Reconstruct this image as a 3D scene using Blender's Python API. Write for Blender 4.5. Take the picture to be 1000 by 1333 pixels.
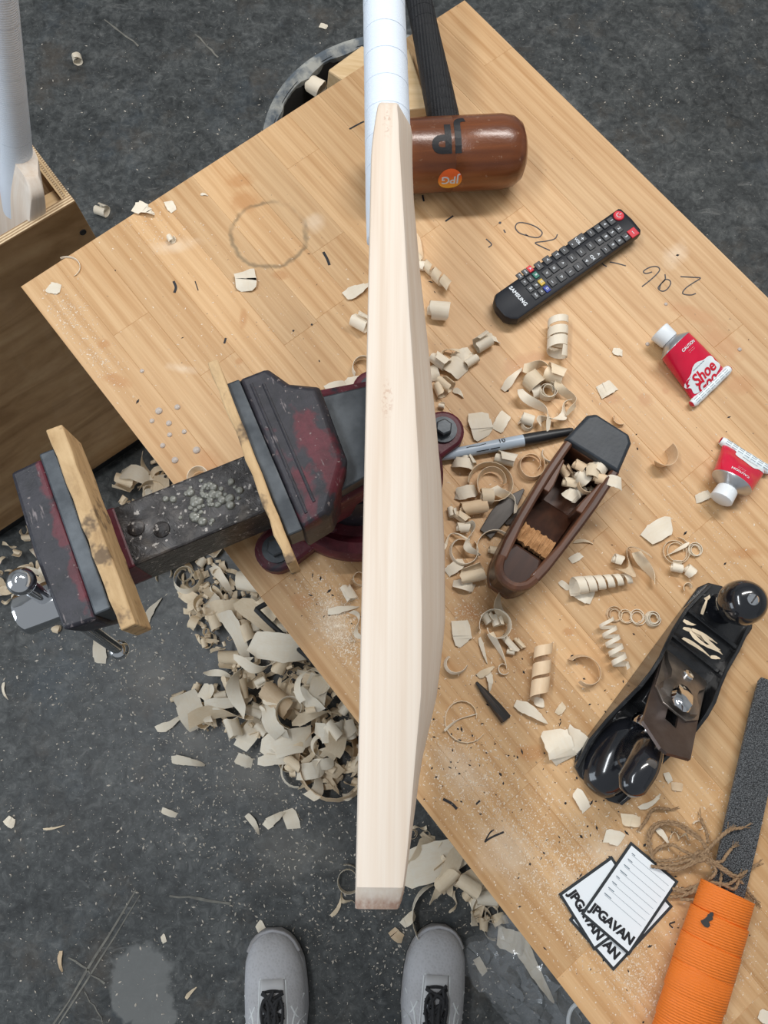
import bpy, bmesh, math, random
from math import sin, cos, pi, radians, sqrt, atan2
from mathutils import Vector, Matrix, noise

for o in list(bpy.data.objects): bpy.data.objects.remove(o)
sc = bpy.context.scene
col = sc.collection
RND = random.Random(11)

# ------------------------------------------------------------------ camera
F, TH, RO, CAMZ = 1000.0, radians(14.5), radians(-5), 1.44
DN = Vector((sin(RO)*sin(TH), cos(RO)*sin(TH), cos(TH)))
RT = (Vector((1, 0, 0)) - DN*DN.x).normalized()
FW = -DN.cross(RT)
if FW.y > 0: FW = -FW
def c2w(c): return Vector((c.dot(RT), c.dot(FW), -c.dot(DN)))
cd = bpy.data.cameras.new('camera'); cam = bpy.data.objects.new('camera', cd); col.objects.link(cam)
bx, by, bz = c2w(Vector((1, 0, 0))), c2w(Vector((0, -1, 0))), c2w(Vector((0, 0, -1)))
cam.matrix_world = Matrix(((bx.x, by.x, bz.x, 0), (bx.y, by.y, bz.y, 0), (bx.z, by.z, bz.z, CAMZ), (0, 0, 0, 1)))
cd.sensor_fit = 'HORIZONTAL'; cd.sensor_width = 36; cd.lens = 36*F/1000; cd.clip_start = .02
sc.camera = cam
def W(px, py, z):
    """point of the place at height z that the photograph shows at px, py"""
    c = Vector(((px-500)/F, (py-666.5)/F, 1)); s = (CAMZ-z)/c.dot(DN)
    return Vector((s*c.dot(RT), s*c.dot(FW), z))

# ------------------------------------------------------------------ light
wd = bpy.data.worlds.new('world'); sc.world = wd; wd.use_nodes = True
bgn = wd.node_tree.nodes['Background']; bgn.inputs[0].default_value = (.88, .94, 1, 1); bgn.inputs[1].default_value = .36
def area(name, loc, target, sx, sy, power, colr):
    l = bpy.data.lights.new(name, 'AREA'); l.shape = 'RECTANGLE'; l.size = sx; l.size_y = sy; l.energy = power; l.color = colr
    o = bpy.data.objects.new(name, l); col.objects.link(o); o.location = loc
    o.rotation_euler = (Vector(target)-Vector(loc)).to_track_quat('-Z', 'Y').to_euler()
    return o
area('ceiling_batten_light', (.75, 1.25, 2.75), (.75, 1.25, 0), 1.5, .22, 46, (1, .97, .93))
area('ceiling_batten_light', (-.9, .35, 2.75), (-.9, .35, 0), .22, 1.5, 26, (.93, .97, 1))
area('doorway_daylight', (-3.2, -.9, 1.5), (0, .2, .6), 1.6, 2.2, 46, (.82, .91, 1))
sc.view_settings.view_transform = 'Standard'; sc.view_settings.look = 'None'
sc.view_settings.gamma = 1; sc.view_settings.use_curve_mapping = False
sc.view_settings.exposure = -0.12

# ------------------------------------------------------------------ materials
class NT:
    def __init__(s, name):
        s.m = bpy.data.materials.new(name); s.m.use_nodes = True; s.t = s.m.node_tree
        s.b = s.t.nodes['Principled BSDF']
    def n(s, typ, **kw):
        x = s.t.nodes.new('ShaderNode'+typ)
        for k, v in kw.items():
            if k.startswith('i_'): x.inputs[k[2:].replace('_', ' ')].default_value = v
            else: setattr(x, k, v)
        return x
    def l(s, a, b): s.t.links.new(a, b)
    def coords(s, kind='Object', scale=(1, 1, 1), rot=(0, 0, 0)):
        if kind == 'World': src = s.n('NewGeometry').outputs['Position']
        else: src = s.n('TexCoord').outputs[kind]
        mp = s.n('Mapping'); mp.inputs['Scale'].default_value = scale; mp.inputs['Rotation'].default_value = rot
        s.l(src, mp.inputs[0]); return mp.outputs[0]
    def noise(s, vec, scale, detail=4, rough=.55, dist=0):
        x = s.n('TexNoise'); x.inputs['Scale'].default_value = scale; x.inputs['Detail'].default_value = detail
        x.inputs['Roughness'].default_value = rough; x.inputs['Distortion'].default_value = dist
        s.l(vec, x.inputs['Vector']); return x.outputs['Fac']
    def ramp(s, fac, stops):
        r = s.n('ValToRGB'); e = r.color_ramp.elements
        while len(e) < len(stops): e.new(.5)
        for el, (p, c) in zip(e, stops):
            el.position = p; el.color = tuple(c)+(1,) if len(c) == 3 else c
        s.l(fac, r.inputs[0]); return r.outputs[0]
    def mix(s, fac, a, b, mode='MIX'):
        x = s.n('MixRGB', blend_type=mode)
        for inp, v in zip(x.inputs, (fac, a, b)):
            if hasattr(v, 'links'): s.l(v, inp)
            elif isinstance(v, (int, float)): inp.default_value = v
            else: inp.default_value = tuple(v)+(1,)
        return x.outputs[0]
    def math(s, op, a, b=None, clamp=False):
        x = s.n('Math', operation=op, use_clamp=clamp)
        for inp, v in zip(x.inputs, (a, b)):
            if v is None: continue
            if hasattr(v, 'links'): s.l(v, inp)
            else: inp.default_value = v
        return x.outputs[0]
    def color(s, c):
        if hasattr(c, 'links'): s.l(c, s.b.inputs['Base Color'])
        else: s.b.inputs['Base Color'].default_value = tuple(c)+(1,)
    def bump(s, h, strength=.3, dist=.001):
        x = s.n('Bump'); x.inputs['Strength'].default_value = strength; x.inputs['Distance'].default_value = dist
        s.l(h, x.inputs['Height']); s.l(x.outputs[0], s.b.inputs['Normal'])
    def set(s, **kw):
        for k, v in kw.items():
            i = s.b.inputs[k.replace('_', ' ')]
            if hasattr(v, 'links'): s.l(v, i)
            else: i.default_value = v
    def spots(s, lst, amp=.35, nscale=60, soft=.25):
        """mask of blotches: (x, y, rx, ry, angle) on the world's ground plan"""
        pos = s.n('NewGeometry').outputs['Position']
        nz = s.noise(pos, nscale, 3)
        out = None
        for x, y, rx, ry, a in lst:
            mp = s.n('Mapping', vector_type='TEXTURE'); mp.inputs['Location'].default_value = (x, y, 0)
            mp.inputs['Rotation'].default_value = (0, 0, a); mp.inputs['Scale'].default_value = (rx, ry, 1e6)
            s.l(pos, mp.inputs[0])
            ln = s.n('VectorMath', operation='LENGTH'); s.l(mp.outputs[0], ln.inputs[0])
            d = s.math('ADD', ln.outputs['Value'], s.math('MULTIPLY', s.math('SUBTRACT', nz, .5), amp*2))
            mr = s.n('MapRange', clamp=True); s.l(d, mr.inputs[0]); mr.inputs[1].default_value = 1; mr.inputs[2].default_value = 1-soft
            out = mr.outputs[0] if out is None else s.math('MAXIMUM', out, mr.outputs[0])
        return out

def plain(name, c1, c2=None, scale=40, stretch=(1, 1, 1), rough=.5, metal=0, bump=0, bscale=None, coat=0, lo=.35, hi=.65, spec=None, rnd=0):
    k = NT(name); v = k.coords('Object', stretch)
    f = k.noise(v, scale, 5)
    c = k.ramp(f, [(lo, c1), (hi, c2 or tuple(x*.82 for x in c1))])
    if rnd:
        oi = k.n('ObjectInfo'); hs = k.n('HueSaturation')
        k.l(k.math('ADD', k.math('MULTIPLY', oi.outputs['Random'], rnd), 1-rnd*.6), hs.inputs['Value']); k.l(c, hs.inputs['Color']); c = hs.outputs[0]
    k.color(c); k.set(Roughness=rough, Metallic=metal, Coat_Weight=coat)
    if spec is not None: k.set(Specular_IOR_Level=spec)
    if bump: k.bump(k.noise(v, bscale or scale*3, 4), bump, .001)
    return k.m

MT = {}
def build_materials():
    # tabletop pine
    k = NT('pine_stave'); oi = k.n('ObjectInfo')
    tc = k.n('TexCoord').outputs['Object']
    off = k.n('VectorMath', operation='ADD'); k.l(tc, off.inputs[0])
    cx = k.n('CombineXYZ'); k.l(k.math('MULTIPLY', oi.outputs['Random'], 37.), cx.inputs[1]); k.l(k.math('MULTIPLY', oi.outputs['Random'], 91.), cx.inputs[0]); k.l(cx.outputs[0], off.inputs[1])
    mp = k.n('Mapping'); mp.inputs['Scale'].default_value = (1, 13, 13); k.l(off.outputs[0], mp.inputs[0])
    g1 = k.noise(mp.outputs[0], 2.2, 3, .5, .6)
    w = k.n('TexWave', wave_type='BANDS', bands_direction='Y'); w.inputs['Scale'].default_value = 1.5; w.inputs['Distortion'].default_value = 2.6; w.inputs['Detail'].default_value = 2; w.inputs['Detail Scale'].default_value = 1.2
    k.l(mp.outputs[0], w.inputs[0])
    mp2 = k.n('Mapping'); mp2.inputs['Scale'].default_value = (1, 40, 40); k.l(off.outputs[0], mp2.inputs[0])
    fine = k.noise(mp2.outputs[0], 9, 3)
    c = k.ramp(w.outputs['Fac'], [(.0, (.42, .215, .080)), (.30, (.58, .345, .165)), (1, (.66, .435, .235))])
    c = k.mix(.55, c, k.ramp(g1, [(.3, (.50, .275, .115)), (.7, (.69, .46, .25))]))
    c = k.mix(.34, c, k.ramp(fine, [(.35, (.50, .285, .135)), (.65, (.76, .53, .31))]))
    hs = k.n('HueSaturation'); hs.inputs['Saturation'].default_value = 1.03; k.l(k.math('ADD', k.math('MULTIPLY', oi.outputs['Random'], .17), .85), hs.inputs['Value']); k.l(c, hs.inputs['Color']); c = hs.outputs[0]
    P = lambda px, py: W(px, py, .71)
    def sp(px, py, rx, ry, a=0): p = P(px, py); return (p.x, p.y, rx*.00076, ry*.00076, radians(-a))
    glue = k.spots([sp(318, 262, 24, 20), sp(312, 235, 24, 14), sp(152, 495, 26, 11, 20), sp(135, 448, 10, 8), sp(317, 415, 7, 17), sp(311, 470, 6, 6), sp(690, 470, 42, 15, -15),
                    sp(670, 478, 20, 16), sp(905, 410, 50, 14, 25), sp(940, 445, 40, 22, 40), sp(965, 500, 26, 18), sp(970, 720, 25, 9), sp(795, 520, 16, 9), sp(840, 520, 12, 12),
                    sp(392, 782, 15, 13), sp(610, 795, 22, 14), sp(867, 509, 6, 6), sp(740, 823, 9, 6), sp(365, 358, 14, 9), sp(275, 605, 30, 16, 60), sp(940, 640, 30, 12, 30), sp(690, 980, 20, 12)], .42, 130, .5)
    c = k.mix(k.math('MULTIPLY', glue, .60), c, (.46, .215, .075))
    pale = k.spots([sp(235, 480, 28, 9, 10), sp(225, 320, 40, 14, -10), sp(430, 810, 26, 34, -20), sp(410, 290, 20, 20), sp(880, 330, 18, 30, 40), sp(660, 1110, 50, 36, 45), sp(770, 1180, 60, 30, 45), sp(800, 1110, 40, 30), sp(600, 1000, 46, 30, 45)], .6, 70, .8)
    c = k.mix(k.math('MULTIPLY', pale, .42), c, (.78, .65, .50))
    # glue tin ring
    rp = P(350, 305); pos = k.n('NewGeometry').outputs['Position']
    sb = k.n('VectorMath', operation='SUBTRACT'); k.l(pos, sb.inputs[0]); sb.inputs[1].default_value = rp
    nzv = k.noise(pos, 55, 4)
    ln = k.n('VectorMath', operation='LENGTH'); k.l(sb.outputs[0], ln.inputs[0])
    d = k.math('ABSOLUTE', k.math('SUBTRACT', k.math('ADD', ln.outputs['Value'], k.math('MULTIPLY', k.math('SUBTRACT', nzv, .5), .012)), .0400))
    mr = k.n('MapRange', clamp=True); k.l(d, mr.inputs[0]); mr.inputs[1].default_value = .0032; mr.inputs[2].default_value = .0006
    nz2 = k.noise(pos, 22, 3); mk = k.math('MULTIPLY', mr.outputs[0], k.ramp(nz2, [(.38, (0, 0, 0)), (.55, (1, 1, 1))]))
    c = k.mix(k.math('MULTIPLY', mk, .62), c, (.13, .10, .055))
    # small dark nicks
    vo = k.noise(pos, 210, 2); nk = k.ramp(vo, [(.735, (0, 0, 0)), (.76, (1, 1, 1))])
    c = k.mix(k.math('MULTIPLY', nk, .55), c, (.10, .07, .05))
    k.color(c)
    k.set(Roughness=k.math('SUBTRACT', .50, k.math('MULTIPLY', glue, .06)), Specular_IOR_Level=.42)
    k.bump(fine, .12, .0006); MT['pine'] = k.m
    # concrete floor
    k = NT('dark_concrete'); v = k.coords('World')
    n1 = k.noise(v, 2.6, 6, .6, .3); n2 = k.noise(v, 11, 12, .78, .5); n3 = k.noise(v, 170, 4, .7); n6 = k.noise(v, 55, 8, .75, .8)
    c = k.ramp(n2, [(.34, (.030, .032, .032)), (.46, (.056, .060, .060)), (.54, (.080, .085, .085)), (.62, (.120, .124, .121)), (.74, (.22, .22, .21))])
    c = k.mix(1, c, k.ramp(n1, [(.30, (.66, .66, .66)), (.5, (.92, .93, .93)), (.72, (1, 1, 1))]), 'MULTIPLY')
    c = k.mix(1, c, k.ramp(n6, [(.36, (.45, .45, .46)), (.50, (.86, .86, .86)), (.60, (1, 1, 1))]), 'MULTIPLY')
    c = k.mix(.22, c, k.ramp(n6, [(.36, (.03, .032, .032)), (.52, (.085, .09, .09)), (.68, (.30, .30, .29))]))
    n4 = k.noise(v, 6, 6, .7); c = k.mix(k.math('MULTIPLY', k.ramp(n4, [(.54, (0, 0, 0)), (.68, (1, 1, 1))]), .45), c, (.10, .078, .058))
    n7 = k.noise(k.coords('World', (1, 1, 1), (1, 0, 2)), 5, 6, .7); c = k.mix(k.math('MULTIPLY', k.ramp(n7, [(.56, (0, 0, 0)), (.68, (1, 1, 1))]), .35), c, (.055, .075, .095))
    c = k.mix(k.math('MULTIPLY', k.ramp(n3, [(.64, (0, 0, 0)), (.70, (1, 1, 1))]), .75), c, (.36, .35, .32))
    n5 = k.noise(k.coords('World', (1, 3.5, 1), (0, 0, .7)), 16, 6, .75, 1.2)
    c = k.mix(k.math('MULTIPLY', k.ramp(n5, [(.60, (0, 0, 0)), (.70, (1, 1, 1))]), .45), c, (.24, .24, .23))
    def fs(px, py, rx, ry, a=0): p = W(px, py, 0); return (p.x, p.y, rx*.0013, ry*.0013, radians(-a))
    sm = k.spots([fs(182, 1275, 40, 44), fs(200, 1320, 30, 40), fs(165, 1300, 22, 30)], .45, 26, .15)
    c = k.mix(k.math('MULTIPLY', sm, .75), c, (.19, .195, .19))
    du = k.spots([fs(200, 880, 60, 42, 40), fs(255, 960, 60, 40, 50), fs(330, 1010, 70, 50, 30), fs(380, 1110, 80, 50)], .9, 12, .9)
    c = k.mix(k.math('MULTIPLY', du, .38), c, (.22, .205, .18))
    k.color(c); k.set(Roughness=k.math('ADD', k.math('MULTIPLY', n2, .3), .28), Specular_IOR_Level=.45); k.bump(n2, .12, .002); MT['floor'] = k.m
    # willow
    k = NT('bare_willow'); v = k.coords('Object', (1.2, 30, 30)); v2 = k.coords('Object', (1.5, 90, 90))
    f = k.noise(v, 3.0, 3, .5, .4); f2 = k.noise(v2, 4, 3)
    c = k.ramp(f, [(.3, (.66, .535, .42)), (.5, (.73, .63, .53)), (.7, (.75, .665, .575))])
    c = k.mix(.22, c, k.ramp(f2, [(.35, (.68, .53, .41)), (.65, (.84, .76, .67))]))
    vo = k.n('TexVoronoi'); vo.inputs['Scale'].default_value = 1; vo.inputs['Randomness'].default_value = .9
    mpv = k.coords('Object', (7.5, 26, 13)); k.l(mpv, vo.inputs['Vector'])
    nf = k.noise(k.coords('Object', (1, 1, 1)), 420, 3)
    fl = k.math('MULTIPLY', k.ramp(vo.outputs['Distance'], [(.05, (1, 1, 1)), (.15, (0, 0, 0))]), k.ramp(nf, [(.50, (0, 0, 0)), (.60, (1, 1, 1))]))
    c = k.mix(k.math('MULTIPLY', fl, .65), c, (.42, .17, .07))
    sx = k.n('SeparateXYZ'); k.l(k.n('TexCoord').outputs['Object'], sx.inputs[0])
    c = k.mix(k.math('MULTIPLY', k.ramp(sx.outputs[0], [(.004, (1, 1, 1)), (.010, (0, 0, 0))]), k.ramp(k.noise(v2, 3, 3), [(.3, (.3, .3, .3)), (.6, (.85, .85, .85))])), c, (.36, .20, .14))
    k.color(c); k.set(Roughness=.55, Specular_IOR_Level=.3); k.bump(f2, .06, .0004); MT['willow'] = k.m
    # grips
    def grip(name, c, sc_, rough, strength):
        k = NT(name); v = k.coords('Object'); w = k.n('TexWave', wave_type='BANDS', bands_direction='X'); w.inputs['Scale'].default_value = sc_; w.inputs['Distortion'].default_value = 2.0; w.inputs['Detail'].default_value = 1; w.inputs['Detail Scale'].default_value = 12
        k.l(v, w.inputs[0]); k.color(k.mix(.5, c, k.ramp(k.noise(v, 30, 4), [(.3, tuple(x*.93 for x in c)), (.7, c)]))); k.set(Roughness=rough)
        k.bump(w.outputs['Fac'], strength, .0008); return k.m
    MT['white_grip'] = grip('white_rubber', (.74, .81, .90), 130, .5, .35)
    MT['black_grip'] = grip('black_rubber', (.013, .014, .017), 100, .6, .9)
    MT['orange_grip'] = grip('orange_rubber', (.88, .20, .014), 150, .45, .7)
    # vise paint: gunmetal with maroon showing and pale wear
    def vise(name, red, edge):
        k = NT(name); v = k.coords('Object'); n1 = k.noise(v, 13, 5, .6, .5); n2 = k.noise(v, 70, 5, .65); n3 = k.noise(v, 240, 3)
        c = k.ramp(n2, [(.3, (.012, .012, .016)), (.7, (.034, .032, .042))])
        def vs(px, py, rx, ry, a): p = W(px, py, .86); return (p.x, p.y, rx*.00062, ry*.00062, radians(-a))
        chips = k.spots([vs(60, 622, 9, 44, -20), vs(78, 680, 11, 50, -20), vs(103, 750, 10, 56, -20), vs(34, 715, 7, 90, -20), vs(408, 570, 22, 50, -24), vs(432, 610, 24, 66, -24), vs(392, 622, 14, 18, 0)], 1.1, 75, .35) if red > .5 and red < .6 else None
        msk = k.ramp(n1, [(red, (0, 0, 0)), (red+.05, (1, 1, 1))])
        if chips is not None: msk = k.math('MAXIMUM', k.math('MULTIPLY', k.ramp(n1, [(.60, (0, 0, 0)), (.64, (1, 1, 1))]), .8), chips)
        c = k.mix(msk, c, k.ramp(n2, [(.3, (.060, .010, .016)), (.7, (.13, .022, .034))]))
        c = k.mix(k.math('MULTIPLY', k.ramp(n3, [(edge, (0, 0, 0)), (edge+.05, (1, 1, 1))]), .6), c, (.30, .25, .24))
        n4 = k.noise(k.coords('Object', (1, .18, 1)), 120, 4, .7); c = k.mix(k.math('MULTIPLY', k.ramp(n4, [(.62, (0, 0, 0)), (.68, (1, 1, 1))]), .55), c, (.32, .27, .27))
        k.color(c); k.set(Roughness=.46, Specular_IOR_Level=.35); k.bump(n2, .5, .0016); return k.m
    MT['vise'] = vise('worn_vise_paint', .55, .66); MT['vise_red'] = vise('maroon_vise_paint', .30, .70); MT['vise_dark'] = vise('dark_vise_paint', .66, .66)
    k = NT('glue_spattered_steel'); v = k.coords('Object'); n1 = k.noise(v, 60, 6, .7, .6); n2 = k.noise(v, 18, 4, .6); n3 = k.noise(v, 190, 4)
    c = k.ramp(n1, [(.30, (.010, .009, .010)), (.52, (.030, .027, .027)), (.72, (.10, .09, .085))])
    c = k.mix(k.math('MULTIPLY', k.ramp(n2, [(.56, (0, 0, 0)), (.64, (1, 1, 1))]), .5), c, (.15, .125, .10))
    c = k.mix(k.math('MULTIPLY', k.ramp(n3, [(.62, (0, 0, 0)), (.66, (1, 1, 1))]), .8), c, (.42, .39, .36))
    k.color(c); k.set(Roughness=.33, Metallic=.2); k.bump(n1, .8, .003); MT['bar'] = k.m
    MT['steel_plate'] = plain('grey_steel', (.030, .036, .043), (.075, .085, .095), 45, rough=.45, metal=.4, bump=.2, bscale=200)
    k = NT('chrome'); k.color((.78, .79, .81)); k.set(Metallic=1., Roughness=.08); MT['chrome'] = k.m
    k = NT('jaw_pad_wood'); v = k.coords('Object', (1, .5, 1)); n1 = k.noise(v, 60, 6, .7, .4); n2 = k.noise(k.coords('Object', (9, .5, 9)), 16, 4); n3 = k.noise(k.coords('Object'), 30, 4, .65)
    c = k.mix(.5, k.ramp(n1, [(.3, (.26, .15, .06)), (.5, (.52, .345, .165)), (.7, (.66, .47, .25))]), k.ramp(n2, [(.3, (.38, .235, .11)), (.7, (.62, .44, .25))]))
    c = k.mix(k.math('MULTIPLY', k.ramp(n3, [(.54, (0, 0, 0)), (.62, (1, 1, 1))]), .8), c, (.085, .055, .035))
    k.color(c); k.set(Roughness=.7); k.bump(n1, .6, .002); MT['pad_wood'] = k.m
    MT['pad_side'] = plain('jaw_pad_grain', (.52, .35, .20), (.35, .22, .12), 22, (6, .6, 6), rough=.65)
    k = NT('dried_glue'); k.color((.47, .48, .43)); k.set(Roughness=.16, Transmission_Weight=.6, IOR=1.42); MT['glue'] = k.m
    k = NT('pale_glue'); k.color((.74, .64, .56)); k.set(Roughness=.18, Transmission_Weight=.35, IOR=1.42); MT['glue_pale'] = k.m
    # plywood crate
    k = NT('crate_plywood'); v = k.coords('Object', (1.2, 1, 5)); f = k.noise(v, 5, 4, .5, 1.1); f2 = k.noise(k.coords('Object'), 60, 3)
    c = k.ramp(f, [(.3, (.27, .145, .055)), (.5, (.42, .25, .115)), (.75, (.54, .36, .19))]); k.color(k.mix(.15, c, k.ramp(f2, [(.3, (.2, .1, .04)), (.7, (.5, .33, .17))]))); k.set(Roughness=.5, Coat_Weight=.15); MT['ply'] = k.m
    k = NT('plywood_edge'); v = k.coords('Object'); w = k.n('TexWave', wave_type='BANDS', bands_direction='Y'); w.inputs['Scale'].default_value = 95; w.inputs['Distortion'].default_value = .5; k.l(v, w.inputs[0])
    k.color(k.ramp(w.outputs['Fac'], [(.3, (.34, .21, .11)), (.6, (.70, .54, .34))])); k.set(Roughness=.7); MT['ply_edge'] = k.m
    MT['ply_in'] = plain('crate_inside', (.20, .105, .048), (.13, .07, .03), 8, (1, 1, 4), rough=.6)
    MT['block'] = plain('pine_block', (.72, .53, .31), (.60, .41, .21), 12, (1, 9, 9), rough=.6)
    MT['black'] = plain('black_plastic', (.012, .013, .015), (.02, .021, .023), 60, rough=.42)
    MT['black_gloss'] = plain('black_lacquer', (.008, .009, .012), (.014, .015, .019), 30, rough=.16, coat=.6)
    MT['japan'] = plain('black_japanning', (.009, .010, .012), (.022, .022, .023), 55, rough=.26, coat=.3, bump=.15, bscale=150)
    MT['rubber'] = plain('black_tub_rubber', (.006, .006, .007), (.011, .011, .012), 20, rough=.6)
    MT['crust'] = plain('crusted_rim', (.10, .12, .14), (.36, .36, .33), 40, rough=.8, bump=1, bscale=60, lo=.40, hi=.62)
    k = NT('varnished_wood'); v = k.coords('Object', (2, 26, 26)); f = k.noise(v, 3.5, 4, .5, .4); n3 = k.noise(k.coords('Object'), 90, 4, .7)
    c = k.ramp(f, [(.3, (.105, .028, .007)), (.6, (.175, .050, .012)), (.8, (.225, .070, .018))]); c = k.mix(k.math('MULTIPLY', k.ramp(n3, [(.64, (0, 0, 0)), (.70, (1, 1, 1))]), .30), c, (.50, .37, .27))
    k.color(c); k.set(Roughness=.30, Coat_Weight=.35, Coat_Roughness=.22); k.bump(n3, .4, .0012); MT['varnish'] = k.m
    k = NT('dark_plane_wood'); v = k.coords('Object', (2, 22, 22)); f = k.noise(v, 4, 4, .55, .4)
    k.color(k.ramp(f, [(.3, (.050, .018, .009)), (.6, (.115, .045, .022)), (.8, (.17, .075, .040))])); k.set(Roughness=.42, Coat_Weight=.15); k.bump(f, .2, .001); MT['planewood'] = k.m
    MT['planedark'] = plain('dark_plane_bed', (.024, .008, .004), (.050, .018, .009), 14, (1, 8, 8), rough=.32)
    MT['nosepad'] = plain('blue_black_pad', (.016, .022, .030), (.028, .035, .044), 60, rough=.5, bump=.2, bscale=260)
    MT['fibre'] = plain('torn_brown_fibre', (.47, .25, .11), (.30, .145, .055), 130, rough=.95, bump=1, bscale=300)
    MT['iron'] = plain('rusted_plane_iron', (.080, .056, .048), (.125, .098, .088), 45, rough=.34, metal=.65, bump=.15)
    MT['dull_steel'] = plain('dull_steel', (.34, .30, .27), (.20, .175, .155), 60, rough=.30, metal=.85)
    # tubes
    MT['tube_red'] = plain('glossy_red_print', (.68, .008, .048), (.56, .006, .038), 25, rough=.26, coat=.3)
    MT['tube_metal'] = plain('tube_aluminium', (.62, .63, .65), (.48, .49, .51), 40, rough=.3, metal=.8)
    MT['cap'] = plain('white_plastic', (.80, .84, .87), (.76, .80, .83), 20, rough=.4)
    MT['print_white'] = plain('white_print', (.80, .86, .88), (.76, .83, .86), 20, rough=.4)
    MT['print_red'] = plain('red_print', (.72, .012, .035), rough=.4)
    MT['print_grey'] = plain('grey_print', (.20, .25, .29), rough=.5)
    MT['pen_barrel'] = plain('grey_pen_barrel', (.43, .50, .58), (.39, .46, .54), 20, rough=.35)
    MT['ink'] = plain('black_ink', (.010, .010, .013), rough=.55)
    MT['pencil'] = plain('graphite_line', (.055, .050, .055), rough=.6)
    for nm, c in (('btn', (.030, .032, .036)), ('btn_red', (.62, .012, .03)), ('btn_green', (.01, .17, .12)), ('btn_yellow', (.60, .40, .04)), ('btn_blue', (.012, .04, .32))):
        MT[nm] = plain('remote_'+nm, c, rough=.5)
    MT['remote'] = plain('remote_shell', (.008, .009, .013), (.012, .014, .019), 40, rough=.40, spec=.3)
    MT['legend'] = plain('white_legend', (.72, .76, .80), rough=.5)
    MT['card'] = plain('white_card', (.80, .84, .87), (.78, .82, .85), 10, rough=.6)
    MT['card_edge'] = plain('black_card_border', (.025, .030, .034), rough=.55)
    MT['twine'] = plain('jute_twine', (.36, .235, .135), (.22, .135, .070), 400, rough=.9, bump=.6, bscale=700)
    k = NT('rasp_teeth'); v = k.coords('Object'); vo = k.n('TexVoronoi'); vo.inputs['Scale'].default_value = 800; k.l(v, vo.inputs[0])
    k.color(k.ramp(vo.outputs['Distance'], [(.1, (.27, .28, .29)), (.6, (.085, .088, .092))])); k.set(Roughness=.42, Metallic=.2); k.bump(vo.outputs['Distance'], 1., .002); MT['rasp'] = k.m
    MT['rasp_side'] = plain('rasp_edge', (.016, .016, .017), (.03, .03, .032), 90, rough=.4, metal=.4)
    sticker = NT('orange_sticker'); v = sticker.coords('Object'); sx = sticker.n('SeparateXYZ'); sticker.l(v, sx.inputs[0])
    mr = sticker.n('MapRange', clamp=True); mr.inputs[1].default_value = .030; mr.inputs[2].default_value = .050; sticker.l(sx.outputs[2], mr.inputs[0])
    sticker.color(sticker.ramp(mr.outputs[0], [(.0, (.80, .46, .03)), (.9, (.80, .13, .02))])); sticker.set(Roughness=.4); MT['sticker'] = sticker.m
    # shavings
    for i, (a, b) in enumerate((((.93, .80, .61), (.83, .67, .46)), ((.95, .88, .75), (.90, .79, .62)), ((.88, .70, .49), (.76, .55, .34)))):
        k = NT('shaving_wood_%s' % 'abc'[i]); v = k.coords('Object', (1, 1, 1)); f = k.noise(k.coords('Object', (60, 300, 300)), 1.2, 3); f2 = k.noise(v, 60, 2)
        c = k.mix(.5, k.ramp(f, [(.3, b), (.7, a)]), k.ramp(f2, [(.3, b), (.7, a)])); oi = k.n('ObjectInfo'); hs = k.n('HueSaturation'); k.l(k.math('ADD', k.math('MULTIPLY', oi.outputs['Random'], .18), .88), hs.inputs['Value']); k.l(c, hs.inputs['Color'])
        k.color(hs.outputs[0]); k.set(Roughness=.6, Specular_IOR_Level=.3)
        tr = k.n('BsdfTranslucent'); k.l(hs.outputs[0], tr.inputs[0]); ms = k.n('MixShader'); ms.inputs[0].default_value = .18
        k.l(k.b.outputs[0], ms.inputs[1]); k.l(tr.outputs[0], ms.inputs[2]); k.l(ms.outputs[0], k.t.nodes['Material Output'].inputs[0]); MT['shav%d' % i] = k.m
    MT['wall'] = plain('painted_wall', (.62, .63, .63), (.55, .56, .56), 3, rough=.8)
    MT['dust'] = plain('fine_sawdust', (.82, .71, .57), (.66, .50, .34), 200, rough=.9)
    MT['speck'] = plain('black_speck', (.018, .018, .022), rough=.7)
    MT['crumb'] = plain('pale_crumb', (.66, .60, .52), (.45, .40, .33), 120, rough=.8)
    MT['scratch'] = plain('floor_scratch', (.22, .21, .18), (.14, .135, .12), 60, rough=.8)
    MT['char'] = plain('charred_wood', (.014, .012, .011), (.10, .055, .03), 22, (1, 5, 5), rough=.6, lo=.5, hi=.75)
    MT['greywood'] = plain('weathered_grey_blade', (.105, .090, .078), (.062, .050, .042), 24, (1, 5, 5), rough=.5)
    # shoes
    k = NT('shoe_mesh'); v = k.coords('Object'); vo = k.n('TexVoronoi'); vo.inputs['Scale'].default_value = 230; k.l(v, vo.inputs[0]); n = k.noise(v, 14, 4)
    k.color(k.mix(.4, k.ramp(n, [(.3, (.36, .35, .35)), (.7, (.46, .46, .48))]), k.ramp(vo.outputs['Distance'], [(.1, (.34, .34, .35)), (.5, (.48, .48, .50))]))); k.set(Roughness=.85); k.bump(vo.outputs['Distance'], .4, .001); MT['shoe'] = k.m
    MT['shoe_over'] = plain('shoe_overlay', (.50, .50, .50), (.45, .45, .46), 30, rough=.6)
    MT['shoe_line'] = plain('shoe_silver_line', (.60, .62, .62), rough=.4)
    MT['midsole'] = plain('shoe_midsole', (.40, .40, .42), (.30, .29, .29), 30, rough=.7)
    MT['outsole'] = plain('shoe_outsole', (.022, .022, .022), rough=.7)
    MT['lace'] = plain('black_lace', (.010, .010, .012), (.02, .02, .022), 300, rough=.8)
    MT['sock'] = plain('dark_lining', (.03, .03, .033), rough=.9)
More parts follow.
